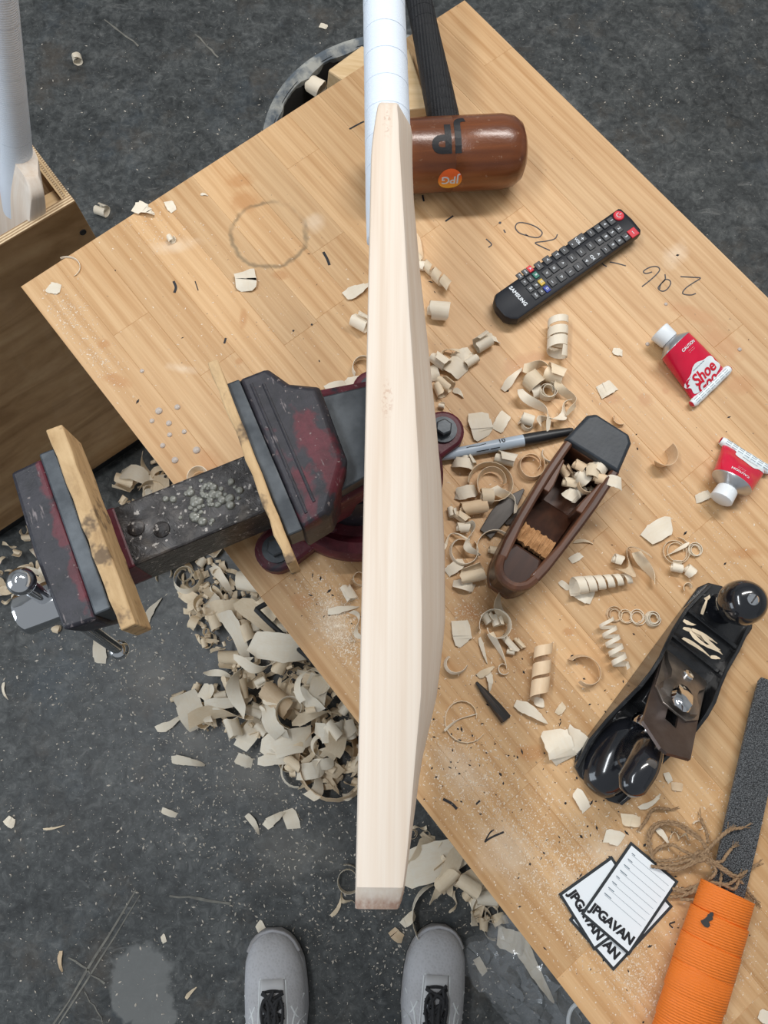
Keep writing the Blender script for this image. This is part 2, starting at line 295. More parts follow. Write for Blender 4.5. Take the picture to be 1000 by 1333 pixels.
    k = NT('clear_plastic_film'); k.color((.86, .90, .94)); k.set(Roughness=.10, Specular_IOR_Level=1.0, Alpha=.20, Coat_Weight=1.0, Coat_Roughness=.05); MT['film'] = k.m
build_materials()

# ------------------------------------------------------------------ mesh helpers
def rotm(ax, ang): return Matrix.Rotation(ang, 4, ax)
class M:
    def __init__(s): s.v = []; s.f = []
    def add(s, vs, fs, mx=None):
        b = len(s.v); s.v += [tuple(mx @ Vector(p)) if mx else tuple(p) for p in vs]; s.f += [tuple(i+b for i in f) for f in fs]; return s
    def box(s, c, d, mx=None):
        x, y, z = (q/2 for q in d); vs = [(c[0]+i*x, c[1]+j*y, c[2]+k*z) for k in (-1, 1) for j in (-1, 1) for i in (-1, 1)]
        return s.add(vs, [(0, 2, 3, 1), (4, 5, 7, 6), (0, 1, 5, 4), (2, 6, 7, 3), (0, 4, 6, 2), (1, 3, 7, 5)], mx)
    def loft(s, rings, cap=True, mx=None, closed=True):
        n = len(rings[0]); vs = [p for r in rings for p in r]; fs = []
        for i in range(len(rings)-1):
            for j in range(n if closed else n-1):
                a, b = i*n+j, i*n+(j+1) % n; fs.append((a, b, b+n, a+n))
        if cap: fs += [tuple(reversed(range(n))), tuple(range((len(rings)-1)*n, len(rings)*n))]
        return s.add(vs, fs, mx)
    def prism(s, poly, z0, z1, mx=None):
        return s.loft([[(x, y, z0) for x, y in poly], [(x, y, z1) for x, y in poly]], True, mx)
    def tube(s, pts, r, n=8, cap=True, mx=None, flat=1.0):
        pts = [Vector(p) for p in pts]; rs = r if isinstance(r, (list, tuple)) else [r]*len(pts); rings = []; up = None
        for i, p in enumerate(pts):
            t = (pts[min(i+1, len(pts)-1)]-pts[max(i-1, 0)]).normalized()
            if up is None: up = Vector((0, 0, 1)) if abs(t.z) < .9 else Vector((1, 0, 0))
            u = t.cross(up); u = u.normalized() if u.length > 1e-6 else t.orthogonal().normalized(); w = u.cross(t).normalized(); up = w
            rings.append([p+(u*cos(2*pi*k/n)+w*sin(2*pi*k/n)*flat)*rs[i] for k in range(n)])
        return s.loft(rings, cap, mx)
    def lathe(s, prof, n=24, mx=None):
        rings = [[(r*cos(2*pi*k/n), r*sin(2*pi*k/n), z) for k in range(n)] for r, z in prof]
        return s.loft(rings, True, mx)
    def ribbon(s, pts, wd, th, mx=None):
        """a band of real thickness: pts its midline, wd half-width vectors"""
        rings = []; N = len(pts)
        for i in range(N):
            t = (pts[min(i+1, N-1)]-pts[max(i-1, 0)]); nrm = t.cross(wd[i]); nrm = nrm.normalized()*th*.5 if nrm.length > 1e-9 else Vector((0, 0, th*.5))
            p, w = pts[i], wd[i]; rings.append([p-w-nrm, p+w-nrm, p+w+nrm, p-w+nrm])
        return s.loft(rings, True, mx)
    def mesh(s, name, smooth=35):
        me = bpy.data.meshes.new(name); me.from_pydata(s.v, [], s.f)
        bm = bmesh.new(); bm.from_mesh(me); bmesh.ops.recalc_face_normals(bm, faces=bm.faces)
        if smooth:
            for f in bm.faces: f.smooth = True
            for e in bm.edges:
                if len(e.link_faces) == 2 and e.calc_face_angle(0) > radians(smooth): e.smooth = False
        bm.to_mesh(me); bm.free(); return me
    def obj(s, name, mat, parent=None, smooth=35, bevel=0, seg=2, subsurf=0):
        o = bpy.data.objects.new(name, s.mesh(name, smooth)); o.data.materials.append(MT[mat] if isinstance(mat, str) else mat)
        col.objects.link(o)
        if parent: o.parent = parent
        if bevel:
            m = o.modifiers.new('bevel', 'BEVEL'); m.width = bevel; m.segments = seg; m.limit_method = 'ANGLE'; m.angle_limit = radians(35)
        if subsurf:
            m = o.modifiers.new('subsurf', 'SUBSURF'); m.levels = subsurf; m.render_levels = subsurf
        return o
def tag(o, label, cat, group=None, kind=None):
    if label: o['label'] = label
    if cat: o['category'] = cat
    if group: o['group'] = group
    if kind: o['kind'] = kind
    return o
def thing(name, label, cat, loc=(0, 0, 0), rz=0, group=None, mx=None):
    o = bpy.data.objects.new(name, None); col.objects.link(o); o.empty_display_size = .02
    if mx is not None: o.matrix_world = mx
    else: o.location = loc; o.rotation_euler = (0, 0, rz)
    return tag(o, label, cat, group)
def frame2(pa, pb, z):
    """origin, heading and length of a line on the plane z between two photo points"""
    a, b = W(*pa, z), W(*pb, z); d = b-a; return a, atan2(d.y, d.x), d.length
def text_mesh(body, size, extrude=.0002, bold=0., subdiv=0, space=1.0):
    cu = bpy.data.curves.new('t', 'FONT'); cu.body = body; cu.size = size; cu.extrude = extrude; cu.offset = bold; cu.align_x = 'CENTER'; cu.align_y = 'CENTER'; cu.space_character = space; cu.resolution_u = 4
    o = bpy.data.objects.new('t', cu); col.objects.link(o); dg = bpy.context.evaluated_depsgraph_get(); dg.update()
    me = bpy.data.meshes.new_from_object(o.evaluated_get(dg)); bpy.data.objects.remove(o)
    if subdiv:
        bm = bmesh.new(); bm.from_mesh(me); bmesh.ops.triangulate(bm, faces=bm.faces)
        for _ in range(subdiv):
            es = [e for e in bm.edges if e.calc_length() > size*.12]
            if es: bmesh.ops.subdivide_edges(bm, edges=es, cuts=1); bmesh.ops.triangulate(bm, faces=bm.faces)
        bm.to_mesh(me); bm.free()
    return me
def text(body, size, mat, parent, loc, rz=0, name='lettering', fn=None, bold=0., mx=None, space=1.0):
    me = text_mesh(body, size, bold=bold, subdiv=2 if fn else 0, space=space)
    if fn:
        for v in me.vertices: v.co = fn(v.co)
    me.materials.clear(); me.materials.append(MT[mat])
    o = bpy.data.objects.new(name, me); col.objects.link(o); o.parent = parent
    if mx is not None: o.matrix_local = mx
    elif not fn: o.location = loc; o.rotation_euler = (0, 0, rz)
    return o
def lerp(tab, x):
    if x <= tab[0][0]: return tab[0][1]
    for (a, b), (c, d) in zip(tab, tab[1:]):
        if x <= c: return b+(d-b)*(x-a)/(c-a)
    return tab[-1][1]
def spline(pts, n=8):
    pts = [Vector(p) for p in pts]; out = []
    P = [pts[0]*2-pts[1]]+pts+[pts[-1]*2-pts[-2]]
    for i in range(1, len(P)-2):
        a, b, c, d = P[i-1:i+3]
        for k in range(n):
            t = k/n; out.append(.5*((2*b)+(c-a)*t+(2*a-5*b+4*c-d)*t*t+(-a+3*b-3*c+d)*t**3))
    out.append(pts[-1]); return out

# ------------------------------------------------------------------ setting: floor
ZT = .71
fl = M().box((0, .3, -.03), (7, 7, .06)).obj('floor', 'floor', smooth=0); tag(fl, 'dark worn concrete workshop floor littered with pale crumbs', 'floor', kind='structure')
for a, b, w in (((70, 1333), (178, 1160), .0035), ((78, 1333), (182, 1165), .0025), ((90, 1245), (135, 1280), .003), ((220, 1165), (300, 1175), .004), ((255, 45), (285, 75), .004), ((135, 25), (180, 60), .004), ((110, 1290), (135, 1330), .002)):
    p, q = W(*a, 0), W(*b, 0); pts = [p.lerp(q, t/6)+Vector((RND.uniform(-1, 1)*.002, RND.uniform(-1, 1)*.002, .0004)) for t in range(7)]
    d = (q-p).normalized(); sd = Vector((-d.y, d.x, 0)); M().ribbon(pts, [sd*w*RND.uniform(.3, .6) for _ in pts], .0008).obj('scratch', 'scratch', fl)

for nm, c, dd in (('wall_back', (0, 3.75, 1.45), (7, .1, 3)), ('wall_right', (3.45, .3, 1.45), (.1, 7, 3)), ('wall_left', (-3.45, 2.2, 1.45), (.1, 3.2, 3))):
    tag(M().box(c, dd).obj(nm, 'wall', smooth=0), 'plain painted workshop wall', 'wall', kind='structure')

# ------------------------------------------------------------------ workbench
A_, B_ = W(27, 373, ZT), W(605, 0, ZT)
e1 = (B_-A_).normalized(); WID = (B_-A_).length; e2 = Vector((e1.y, -e1.x, 0))
LEN = 1.28
bench = thing('workbench', 'pine workbench with a glued stave top, stained and dusted with shavings', 'workbench', (A_.x, A_.y, 0), atan2(e2.y, e2.x))
# local x runs along the staves, local y across towards the far corner
NR = 14; rw = WID/NR
meshes = {}
rs = random.Random(5)
for r in range(NR):
    x = -rs.uniform(0, .3) if r else 0
    while x < LEN:
        L = rs.choice((.26, .34, .42, .5)); x0, x1 = max(0, x), min(LEN, x+L)
        if x1-x0 > .0005:
            key = round(x1-x0, 3)
            if key not in meshes:
                hx, hy = (x1-x0)/2, rw/2; c = .0003
                ring = lambda z, i: [(-hx+i, -hy+i, z), (hx-i, -hy+i, z), (hx-i, hy-i, z), (-hx+i, hy-i, z)]
                me = M().loft([ring(-.015, 0), ring(.015-c, 0), ring(.015, c)]).mesh('stave', 0); me.materials.append(MT['pine']); meshes[key] = me
            o = bpy.data.objects.new('stave', meshes[key]); col.objects.link(o); o.parent = bench
            o.location = ((x0+x1)/2, rw*(r+.5), ZT-.015)
        x += L
for x in (.27, LEN-.10):
    for y in (.10, WID-.10): M().box((x, y, (ZT-.03)/2), (.06, .06, ZT-.03)).obj('leg', 'block', bench, 0, .003)
for y in (.10, WID-.10): M().box((.27/2-.05+LEN/2, y, ZT-.07), (LEN-.43, .03, .08)).obj('apron', 'block', bench, 0, .002)
for x in (.27, LEN-.10): M().box((x, WID/2, ZT-.07), (.03, WID-.26, .08)).obj('apron', 'block', bench, 0, .002)
benchinv = Matrix.Rotation(-atan2(e2.y, e2.x), 4, 'Z') @ Matrix.Translation((-A_.x, -A_.y, 0))
def bl(px, py, z=ZT): return benchinv @ W(px, py, z)
def mark(pts, w, mat='pencil', name='pencil_mark', n=6):
    P = spline([bl(x, y, ZT+.00022) for x, y in pts], n); wd = []
    for i in range(len(P)):
        d = (P[min(i+1, len(P)-1)]-P[max(i-1, 0)]); wd.append(Vector((-d.y, d.x, 0)).normalized()*w)
    return M().ribbon(P, wd, .0003).obj(name, mat, bench)
# upside-down handwriting: 2 9 6 and 7 0
mark([(906, 382), (899, 384), (889, 382), (893, 375), (903, 368), (912, 362), (903, 361), (886, 360)], .0006)
mark([(866, 357), (866, 364), (861, 369), (857, 375), (862, 379), (868, 377), (873, 370), (872, 365), (866, 364), (860, 371), (859, 376)], .0006)
mark([(836, 373), (845, 366), (854, 358), (859, 351), (855, 347), (846, 348), (838, 353), (841, 356), (849, 354)], .0006)
mark([(687, 307), (676, 303), (671, 296), (675, 290), (687, 291), (699, 296), (706, 303), (701, 309), (690, 308), (684, 305)], .0006)
mark([(726, 305), (722, 311), (710, 314), (697, 316), (705, 321), (716, 326)], .0006)
mark([(794, 341), (804, 343), (815, 346)], .0006); mark([(780, 341), (790, 347)], .0006)
mark([(650, 291), (652, 289)], .0012); mark([(656, 299), (658, 303)], .0007); mark([(633, 311), (640, 318), (636, 322)], .0006)
mark([(226, 366), (229, 374), (227, 381)], .0013, 'speck'); mark([(421, 328), (426, 337), (429, 345)], .0014, 'speck'); mark([(294, 440), (292, 447)], .001, 'speck'); mark([(254, 366), (258, 378)], .0005, 'speck')
mark([(550, 254), (552, 262)], .001, 'speck'); mark([(455, 168), (466, 162), (474, 158)], .0009, 'speck'); mark([(580, 288), (590, 281)], .0009, 'speck')
mark([(577, 1040), (588, 1046), (595, 1053)], .0012, 'speck'); mark([(631, 1096), (640, 1090), (656, 1083)], .0008, 'speck'); mark([(632, 1094), (638, 1084), (643, 1080)], .0006, 'speck'); mark([(625, 1042), (620, 1047)], .0008, 'speck')
mark([(879, 1200), (872, 1203), (876, 1208)], .0006, 'speck'); mark([(402, 330), (402, 330.5)], .0012, 'speck'); mark([(405, 422), (407, 423)], .001, 'speck'); mark([(381, 430), (383, 431)], .001, 'speck')
# hardened glue beads on the top
for px, py, r in ((185, 483, 3), (198, 548, 3.4), (221, 566, 3.4), (240, 562, 3.4), (212, 580, 3.6), (228, 599, 4.6), (256, 586, 5), (207, 535, 5), (231, 530, 4), (220, 551, 4), (867, 396, 2.6), (843, 448, 3), (963, 455, 3)):
    p = bl(px, py); r *= .00076; M().lathe([(r, 0), (r*.9, r*.35), (r*.55, r*.62), (r*.1, r*.7)], 12, Matrix.Translation(p)).obj('glue_bead', 'glue_pale', bench)
# loose dust on the top, too fine to count
def scatter(name, mat, blobs, seed, size, parent_label, z, flat=.25):
    r_ = random.Random(seed); m = M()
    for px, py, rx, ry, ang, n in blobs:
        for _ in range(n):
            g, h = r_.gauss(0, .5), r_.gauss(0, .5); a = radians(ang)
            p = W(px+rx*g*cos(a)-ry*h*sin(a), py+rx*g*sin(a)+ry*h*cos(a), z)
            if z > .5:
                q = benchinv @ p
                if not (.004 < q.x < LEN and .004 < q.y < WID-.004): continue
            s = size*r_.choice((.35, .5, .7, 1, 1.7)); t = r_.uniform(0, pi); l, w = s*r_.uniform(.5, 1.7), s*r_.uniform(.3, .8)
            cx, sx = cos(t)*l, sin(t)*l; cy, sy = -sin(t)*w, cos(t)*w; h_ = s*flat*r_.uniform(.5, 2)
            m.add([(p.x-cx, p.y-sx, z), (p.x+cy, p.y+sy, z), (p.x+cx, p.y+sx, z+h_*.4), (p.x-cy, p.y-sy, z), (p.x, p.y, z+h_)], [(0, 1, 4), (1, 2, 4), (2, 3, 4), (3, 0, 4)])
    o = m.obj(name, mat, smooth=0); return tag(o, parent_label, 'dust', kind='stuff')
scatter('sawdust', 'dust', [(600, 1000, 60, 90, -40, 900), (680, 1090, 160, 70, 50, 1500), (790, 1200, 160, 80, 50, 1500), (830, 1280, 70, 40, 50, 500), (770, 1120, 120, 80, 30, 900), (440, 815, 26, 50, -25, 1300), (500, 880, 60, 40, 45, 500), (690, 900, 160, 120, 0, 700), (640, 700, 90, 160, 0, 500),
        (90, 410, 40, 26, 45, 260), (130, 470, 40, 20, 45, 160), (210, 300, 60, 40, 0, 120), (300, 420, 200, 120, 0, 260), (760, 600, 240, 200, 0, 600), (900, 1080, 130, 90, 0, 600), (960, 1230, 50, 90, 0, 300), (420, 770, 50, 40, 30, 320), (610, 800, 30, 20, 0, 140), (930, 700, 80, 120, 0, 200)]*2, 3, .0006, 'fine pale sawdust sprinkled over the pine tabletop', ZT+.0001)
scatter('dark_crumbs', 'speck', [(690, 960, 200, 180, 0, 110), (600, 980, 60, 60, 0, 60), (780, 1140, 180, 130, 40, 130), (400, 420, 300, 160, 0, 36), (900, 700, 150, 300, 0, 40), (430, 790, 60, 40, 30, 30), (850, 1230, 120, 80, 0, 50)], 8, .0011, 'tiny black crumbs scattered over the pine tabletop', ZT+.0001)
scatter('floor_crumbs', 'crumb', [(200, 1100, 420, 320, 0, 900), (300, 150, 400, 200, 0, 300), (850, 120, 260, 180, 0, 220), (330, 1000, 200, 160, 0, 900), (480, 1180, 200, 120, 0, 500), (560, 1290, 160, 80, 0, 200), (150, 860, 160, 80, 0, 320)]*2, 21, .0014, 'pale wood crumbs strewn over the dark concrete floor', .0002, .3)

# ------------------------------------------------------------------ cricket bats
E_TAB = [(0, .0262), (.017, .0293), (.038, .0317), (.081, .0353), (.127, .0394), (.175, .0398), (.226, .0388), (.279, .0375), (.335, .0342), (.394, .0302), (.457, .0266), (.523, .0227), (.551, .0193), (.567, .016), (.60, .014)]
S_TAB = [(0, .0312), (.017, .0337), (.038, .0366), (.081, .0425), (.127, .0535), (.175, .0594), (.226, .0596), (.279, .0576), (.335, .0529), (.394, .0473), (.457, .0410), (.523, .0357), (.567, .0335), (.62, .032)]
def make_bat(name, label, mx, flip=1):
    t = thing(name, label, 'cricket bat', mx=mx)
    Wd = .108; rings = []
    for i in range(61):
        x = .581*(1-(1-i/60)**1.5)*1.0; e, s = lerp(E_TAB, x), lerp(S_TAB, x)
        # half-width: rounded toe, square shoulders that fall away to the handle
        hw = Wd/2
        if x < .016: hw -= .012*(1-sqrt(max(0, 1-((.016-x)/.016)**2)))
        if x > .565: hw -= .014*((x-.565)/.016)**2
        c = Wd/2; b = .0022
        y0 = 0 if x < .52 else .006*((x-.52)/.06)**1.5
        rings.append([Vector((x, yy, zz)) for yy, zz in (
            (y0, c-hw+b), (y0, c+hw-b), (y0+b*.35, c+hw-b*.35), (y0+b, c+hw), (y0+e-b, c+hw), (y0+e-b*.3, c+hw-b*.4), (y0+e+(s-e)*.05, c+hw-.004),
            (y0+e+(s-e)*.58, c+hw*.45), (s*.97+y0*.3, c+hw*.16), (s+y0*.1, c), (s*.97+y0*.3, c-hw*.16), (y0+e+(s-e)*.58, c-hw*.45), (y0+e+(s-e)*.05, c-hw+.004), (y0+e-b*.3, c-hw+b*.4), (y0+e-b, c-hw), (y0+b, c-hw), (y0+b*.35, c-hw+b*.35))])
    bl_ = M().loft(rings).obj('blade', 'willow', t, 32)
    # handle and ribbed grip, overlapping bands
    zc = Wd/2; yb = lambda x: .0165-.036*max(0, x-.50)
    M().tube([(.44, yb(.44), zc), (.50, yb(.5), zc), (.89, yb(.89), zc)], .0155, 20).obj('handle', 'willow', t)
    rings = []
    def ell(x, ry, rz): return [Vector((x, yb(x)+ry*cos(2*pi*k/28), zc+rz*sin(2*pi*k/28))) for k in range(28)]
    rings.append(ell(.503, .0172, .0195)); rings.append(ell(.504, .0188, .021))
    x = .52; j = 0
    while x < .86:
        r = lerp([(.50, .0200), (.56, .0197), (.64, .0192), (.8, .0185), (.9, .0185)], x)
        rings += [ell(x, r, r), ell(x+.0275, r-.0003, r-.0003), ell(x+.0278, r-.0008, r-.0008)]; x += .028
    rings += [ell(.872, .0195, .0195), ell(.876, .012, .012)]
    # lower end of the grip is cut back on the front and rear, so it laps the shoulders
    for ring in rings[:2]:
        for k, p in enumerate(ring): p.x -= .020*abs(cos(2*pi*k/28))
    M().loft(rings).obj('grip', 'white_grip', t, 50)
    return t
P0, P1 = W(462, 1190, .945), W(483, 200, .945)
d = (P1-P0).normalized()
bz_ = ZT+.127
mxb = Matrix(((d.x, d.y, 0, P0.x), (d.y, -d.x, 0, P0.y), (0, 0, 1, bz_), (0, 0, 0, 1)))
make_bat('cricket_bat', 'bare willow cricket bat lying edge-up across the vise, white ribbed grip', mxb)

# ------------------------------------------------------------------ vise
vj = Vector((.402, -.916, 0)).normalized(); va = Vector((-vj.y, vj.x, 0))
vO = Vector((-.011, .2213, ZT))
vise = thing('bench_vise', 'dark maroon bench vise with wooden jaw pads bolted to the table edge', 'vise', vO, atan2(va.y, va.x))
vinv = Matrix.Rotation(-atan2(va.y, va.x), 4, 'Z') @ Matrix.Translation(-vO)
def vl(px, py, z): return vinv @ W(px, py, ZT+z)
# swivel base with ring and lugs
def circ(cx, cy, r, n=32, a0=0, a1=2*pi): return [(cx+r*cos(a0+(a1-a0)*k/n), cy+r*sin(a0+(a1-a0)*k/n)) for k in range(n)]
base = M().lathe([(.082, 0), (.084, .004), (.084, .020), (.080, .026), (.070, .027), (.064, .020), (.062, .018)], 48).obj('base', 'vise_red', vise)
l1, l2 = vl(360, 715, .02), vl(577, 560, .02)
l3 = vl(486, 506, .02)
for q in (l1, l2, l3):
    lm = M(); dd = Vector((q.x, q.y, 0)); dn_ = dd.normalized(); sd = Vector((-dn_.y, dn_.x, 0)); poly = [tuple((dn_*.05+sd*.028).xy), tuple((dn_*.05-sd*.028).xy)]
    a = atan2(dn_.y, dn_.x)
    poly += [(q.x+.021*cos(a-pi/2+pi*k/12), q.y+.021*sin(a-pi/2+pi*k/12)) for k in range(13)]
    lg = lm.prism(poly, 0, .020).obj('lug', 'vise_red', vise, 35, .003)
    M().lathe([(.0135, .019), (.0135, .0225), (.005, .023)], 20, Matrix.Translation((q.x, q.y, 0))).obj('washer', 'steel_plate', lg)
    M().lathe([(.0085, .022), (.0085, .030), (.007, .031)], 6, Matrix.Translation((q.x, q.y, 0))).obj('bolt', 'steel_plate', lg, 20)
# body column and anvil under the bat
M().lathe([(.052, .017), (.050, .05), (.046, .075)], 32).obj('swivel_column', 'vise_dark', vise)
M().prism([(-.075, -.050), (.050, -.034), (.062, -.020), (.062, .020), (.050, .034), (-.075, .050)], .045, .108).obj('body', 'vise_red', vise, 35, .005)
M().prism([(-.030, -.040), (.046, -.030), (.054, -.018), (.054, .022), (.046, .034), (-.030, .046)], .105, .1265).obj('anvil', 'steel_plate', vise, 35, .0015)
M().tube([(-.012, .046, .118), (.046, .034, .118)], .0065, 8).obj('anvil_rim', 'vise_red', vise)
# fixed jaw
fx = -.083
M().loft([[(x, y, z) for x, y in pl] for z, pl in ((.050, [(fx+.012, .052), (-.028, .048), (-.022, .030), (-.022, -.030), (-.040, -.046), (fx+.012, -.052)]),
      (.100, [(fx+.012, .068), (-.050, .068), (-.036, .050), (-.018, .036), (-.024, -.034), (-.046, -.062), (fx+.012, -.066)]),
      (.144, [(fx+.012, .075), (-.045, .075), (-.034, .056), (-.012, .044), (-.016, -.024), (-.046, -.060), (fx+.012, -.063)]),
      (.150, [(fx+.014, .073), (-.048, .073), (-.039, .054), (-.018, .041), (-.022, -.022), (-.049, -.057), (fx+.014, -.061)]))
      if len(pl) == 7] if False else [[(x, y, z) for x, y in pl] for z, pl in (
      (.050, [(fx+.012, .052), (-.050, .052), (-.030, .044), (-.022, .030), (-.022, -.030), (-.040, -.046), (fx+.012, -.052)]),
      (.100, [(fx+.012, .068), (-.050, .068), (-.036, .050), (-.018, .036), (-.024, -.034), (-.046, -.062), (fx+.012, -.066)]),
      (.144, [(fx+.012, .075), (-.045, .075), (-.034, .056), (-.012, .044), (-.016, -.024), (-.046, -.060), (fx+.012, -.063)]),
      (.150, [(fx+.014, .073), (-.048, .073), (-.039, .054), (-.018, .041), (-.022, -.022), (-.049, -.057), (fx+.014, -.061)]))]).obj('fixed_jaw', 'vise', vise, 35, .002)
for k in range(2): M().tube([(fx+.020+.009*k, .066-.004*k, .1498), (fx+.020+.009*k, -.052+.006*k, .1498)], .0014, 8).obj('jaw_ridge', 'vise_dark', vise)
M().box((fx+.006, .006, .131), (.013, .138, .034)).obj('jaw_plate', 'steel_plate', vise, 0, .0015)
# sliding bar
bar = M().box((-.150, .003, .070), (.205, .054, .060)).obj('slide_bar', 'bar', vise, 0, .002)
M().box((-.218, .003, .073), (.020, .0555, .0555)).obj('bar_collar', 'vise_red', bar, 0, .002)
rg = random.Random(4)
for k in range(60):
    x, y = -.136+rg.gauss(0, .012), .006+rg.gauss(0, .0085); r = rg.uniform(.0018, .0044)
    if abs(y-.003) > .024: continue
    M().lathe([(r, 0), (r*.97, r*.35), (r*.7, r*.75), (r*.1, r*.95)], 12, Matrix.Translation((x, y, .0995))).obj('glue_bead', 'glue', bar)
for x, y, r in ((-.197, .006, .0075), (-.178, -.004, .0072)):
    M().lathe([(r, 0), (r*.95, r*.2), (r*.6, r*.42), (r*.1, r*.5)], 20, Matrix.Translation((x, y, .0998))).obj('glue_bead', 'bar', bar)
# moving jaw
mx0 = -.225
jaw = M().loft([[(x, y, z) for x, y in pl] for z, pl in (
      (.020, [(mx0-.012, -.040), (mx0-.012, .046), (mx0-.034, .042), (mx0-.042, .003), (mx0-.034, -.036)]),
      (.080, [(mx0-.012, -.060), (mx0-.012, .066), (mx0-.040, .062), (mx0-.056, .003), (mx0-.040, -.056)]),
      (.118, [(mx0-.012, -.066), (mx0-.012, .072), (mx0-.036, .069), (mx0-.046, .003), (mx0-.036, -.063)]),
      (.150, [(mx0-.012, -.066), (mx0-.012, .072), (mx0-.038, .070), (mx0-.040, .003), (mx0-.038, -.064)]))]).obj('moving_jaw', 'vise', vise, 35, .003)
M().box((mx0-.006, .006, .132), (.013, .138, .040)).obj('jaw_plate', 'steel_plate', vise, 0, .0015)
# pale worn wooden pads
def pad(x0, x1, y0, y1, z0, z1, tilt, seed, top):
    r_ = random.Random(seed); m = M(); rings = []
    for i in range(15):
        y = y0+(y1-y0)*i/14; j = lambda s: r_.uniform(-s, s); xo = tilt*(i/14-.5)
        rings.append([(x0+xo+j(.0008), y, z0), (x1+xo+j(.0004), y, z0), (x1+xo+j(.0004), y, z1+j(.0008)), (x0+xo+j(.0010), y, z1+j(.0015))])
    return m.loft(rings).obj('jaw_pad', top, vise, 20, .0012)
pad(mx0+.001, mx0+.0135, -.082, .090, .112, .156, -.002, 3, 'pad_wood')
pad(fx-.0075, fx+.0005, -.085, .094, .108, .156, .004, 5, 'pad_wood')
# screw head and tommy bar
b1, b2 = vl(28, 757, .150), vl(155, 846, -.085)
tt = (b1.z-.092)/(b1.z-b2.z); hd = b1.lerp(b2, tt)
M().lathe([(.0165, -.026), (.0185, -.023), (.0185, .016), (.015, .020), (.013, .060)], 28, Matrix.Translation(hd) @ rotm('Y', pi/2)).obj('screw_head', 'chrome', vise)
hb = M().tube([b1, b2], .0062, 16).obj('tommy_bar', 'chrome', vise)
for q, r in ((b1, .0108), (b2, .0102)):
    M().lathe([(r*sin(pi*k/14)+1e-5, -r*cos(pi*k/14)) for k in range(15)], 24, Matrix.Translation(q)).obj('ball_end', 'chrome', hb, 60)

# ------------------------------------------------------------------ plywood crate with a second bat
cz1 = .66; cc = W(98, 262, cz1); fd = (W(98, 262, cz1)-W(0, 320, cz1)).normalized()
crate = thing('plywood_crate', 'tall open plywood crate standing on the floor beside the table corner', 'crate', (cc.x, cc.y, 0), atan2(-fd.y, -fd.x))
# local x runs left along the front from the near corner, local y = -(into crate)
CW, CDp, pt = .46, .30, .011
def panel(nm, c, d, mat='ply'): return M().box(c, d).obj(nm, mat, crate, 0, .0006)
panel('front_panel', (CW/2, -pt/2, (.05+cz1)/2), (CW, pt, cz1-.05)); panel('back_panel', (CW/2, -CDp+pt/2, (.05+cz1)/2), (CW, pt, cz1-.05), 'ply')
panel('side_panel', (pt/2, -CDp/2, (.05+cz1)/2-.004), (pt, CDp-2*pt-.001, cz1-.058)); panel('side_panel', (CW-pt/2, -CDp/2, (.05+cz1)/2-.004), (pt, CDp-2*pt-.001, cz1-.058))
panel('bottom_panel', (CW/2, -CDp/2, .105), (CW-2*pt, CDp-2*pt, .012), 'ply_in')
M().box((CW/2, -CDp/2, .025), (CW-.03, CDp-.03, .05)).obj('plinth', 'black', crate, 0)
for x, y, dx, dy in ((CW/2, -pt/2, CW-.001, pt*.94), (CW/2, -CDp+pt/2, CW-.001, pt*.94)):
    M().box((x, y, cz1+.0003), (dx, dy, .0012)).obj('rim_edge', 'ply_edge', crate, 0)
for k in range(4):
    M().box((pt*(k+.5)/4, -CDp/2, cz1-.0035), (pt/4*.9, CDp-2*pt-.002, .0014)).obj('ply_layer', ('ply_edge', 'block')[k % 2], crate, 0)
M().box((pt+.014, -pt-.014, (.112+cz1-.012)/2), (.028, .028, cz1-.124)).obj('corner_batten', 'block', crate, 0, .002)
sp_ = (Matrix.Rotation(-atan2(-fd.y, -fd.x), 4, 'Z') @ Matrix.Translation((-cc.x, -cc.y, 0))) @ W(107, 301, .61)
M().lathe([(.0042, 0), (.0042, .0012), (.0015, .0013)], 14, Matrix.Translation((sp_.x, 0, sp_.z)) @ rotm('X', -pi/2)).obj('screw', 'black', crate)
# second bat: handle up, leaning in the crate
h0, h1 = W(24, 238, .66), W(7, -20, .885)
ax = (h1-h0).normalized(); inw = Vector((-fd.y, fd.x, 0)); wdv = (inw-ax*inw.dot(ax)).normalized(); thv = wdv.cross(ax)   # thickness direction
# grip foot is at local x = .51, centre y .0165, z .054
org = h0-ax*.53-thv*.0165-wdv*.054
mx2 = Matrix(((ax.x, thv.x, wdv.x, org.x), (ax.y, thv.y, wdv.y, org.y), (ax.z, thv.z, wdv.z, org.z), (0, 0, 0, 1)))
make_bat('cricket_bat', 'cricket bat standing in the plywood crate, white grip upwards', mx2)

# ------------------------------------------------------------------ tub behind the table
zr = .45; bc = Vector((.041, .8324, 0)); br = .200
tub = thing('rubber_tub', 'black tub with a pale crusted rim on the floor behind the table', 'tub', bc)
M().lathe([(.14, .004), (.145, 0), (.160, .02), (br-.004, zr-.02), (br, zr), (br-.010, zr), (br-.016, zr-.02), (.150, .04), (.01, .03)], 64).obj('tub_wall', 'rubber', tub)
rg = random.Random(6); rings = []
for k in range(97):
    a = 2*pi*k/96; w = -.002+.012*noise.noise(Vector((cos(a)*5, sin(a)*5, 1)))+.003*rg.random(); dz = .010+.014*abs(noise.noise(Vector((cos(a)*9, sin(a)*9, 4))))
    f = lambda r, z: Vector((r*cos(a), r*sin(a), z)); rings.append([f(br+.003, zr-.012), f(br+.004, zr+.002), f(br-.004, zr+.004), f(br-.012-max(0, w), zr-.002), f(br-.012-max(0, w), zr-dz), f(br-.010, zr-.014)])
M().loft(rings, False).obj('crusted_rim', 'crust', tub)
oc = W(470, 88, .47)
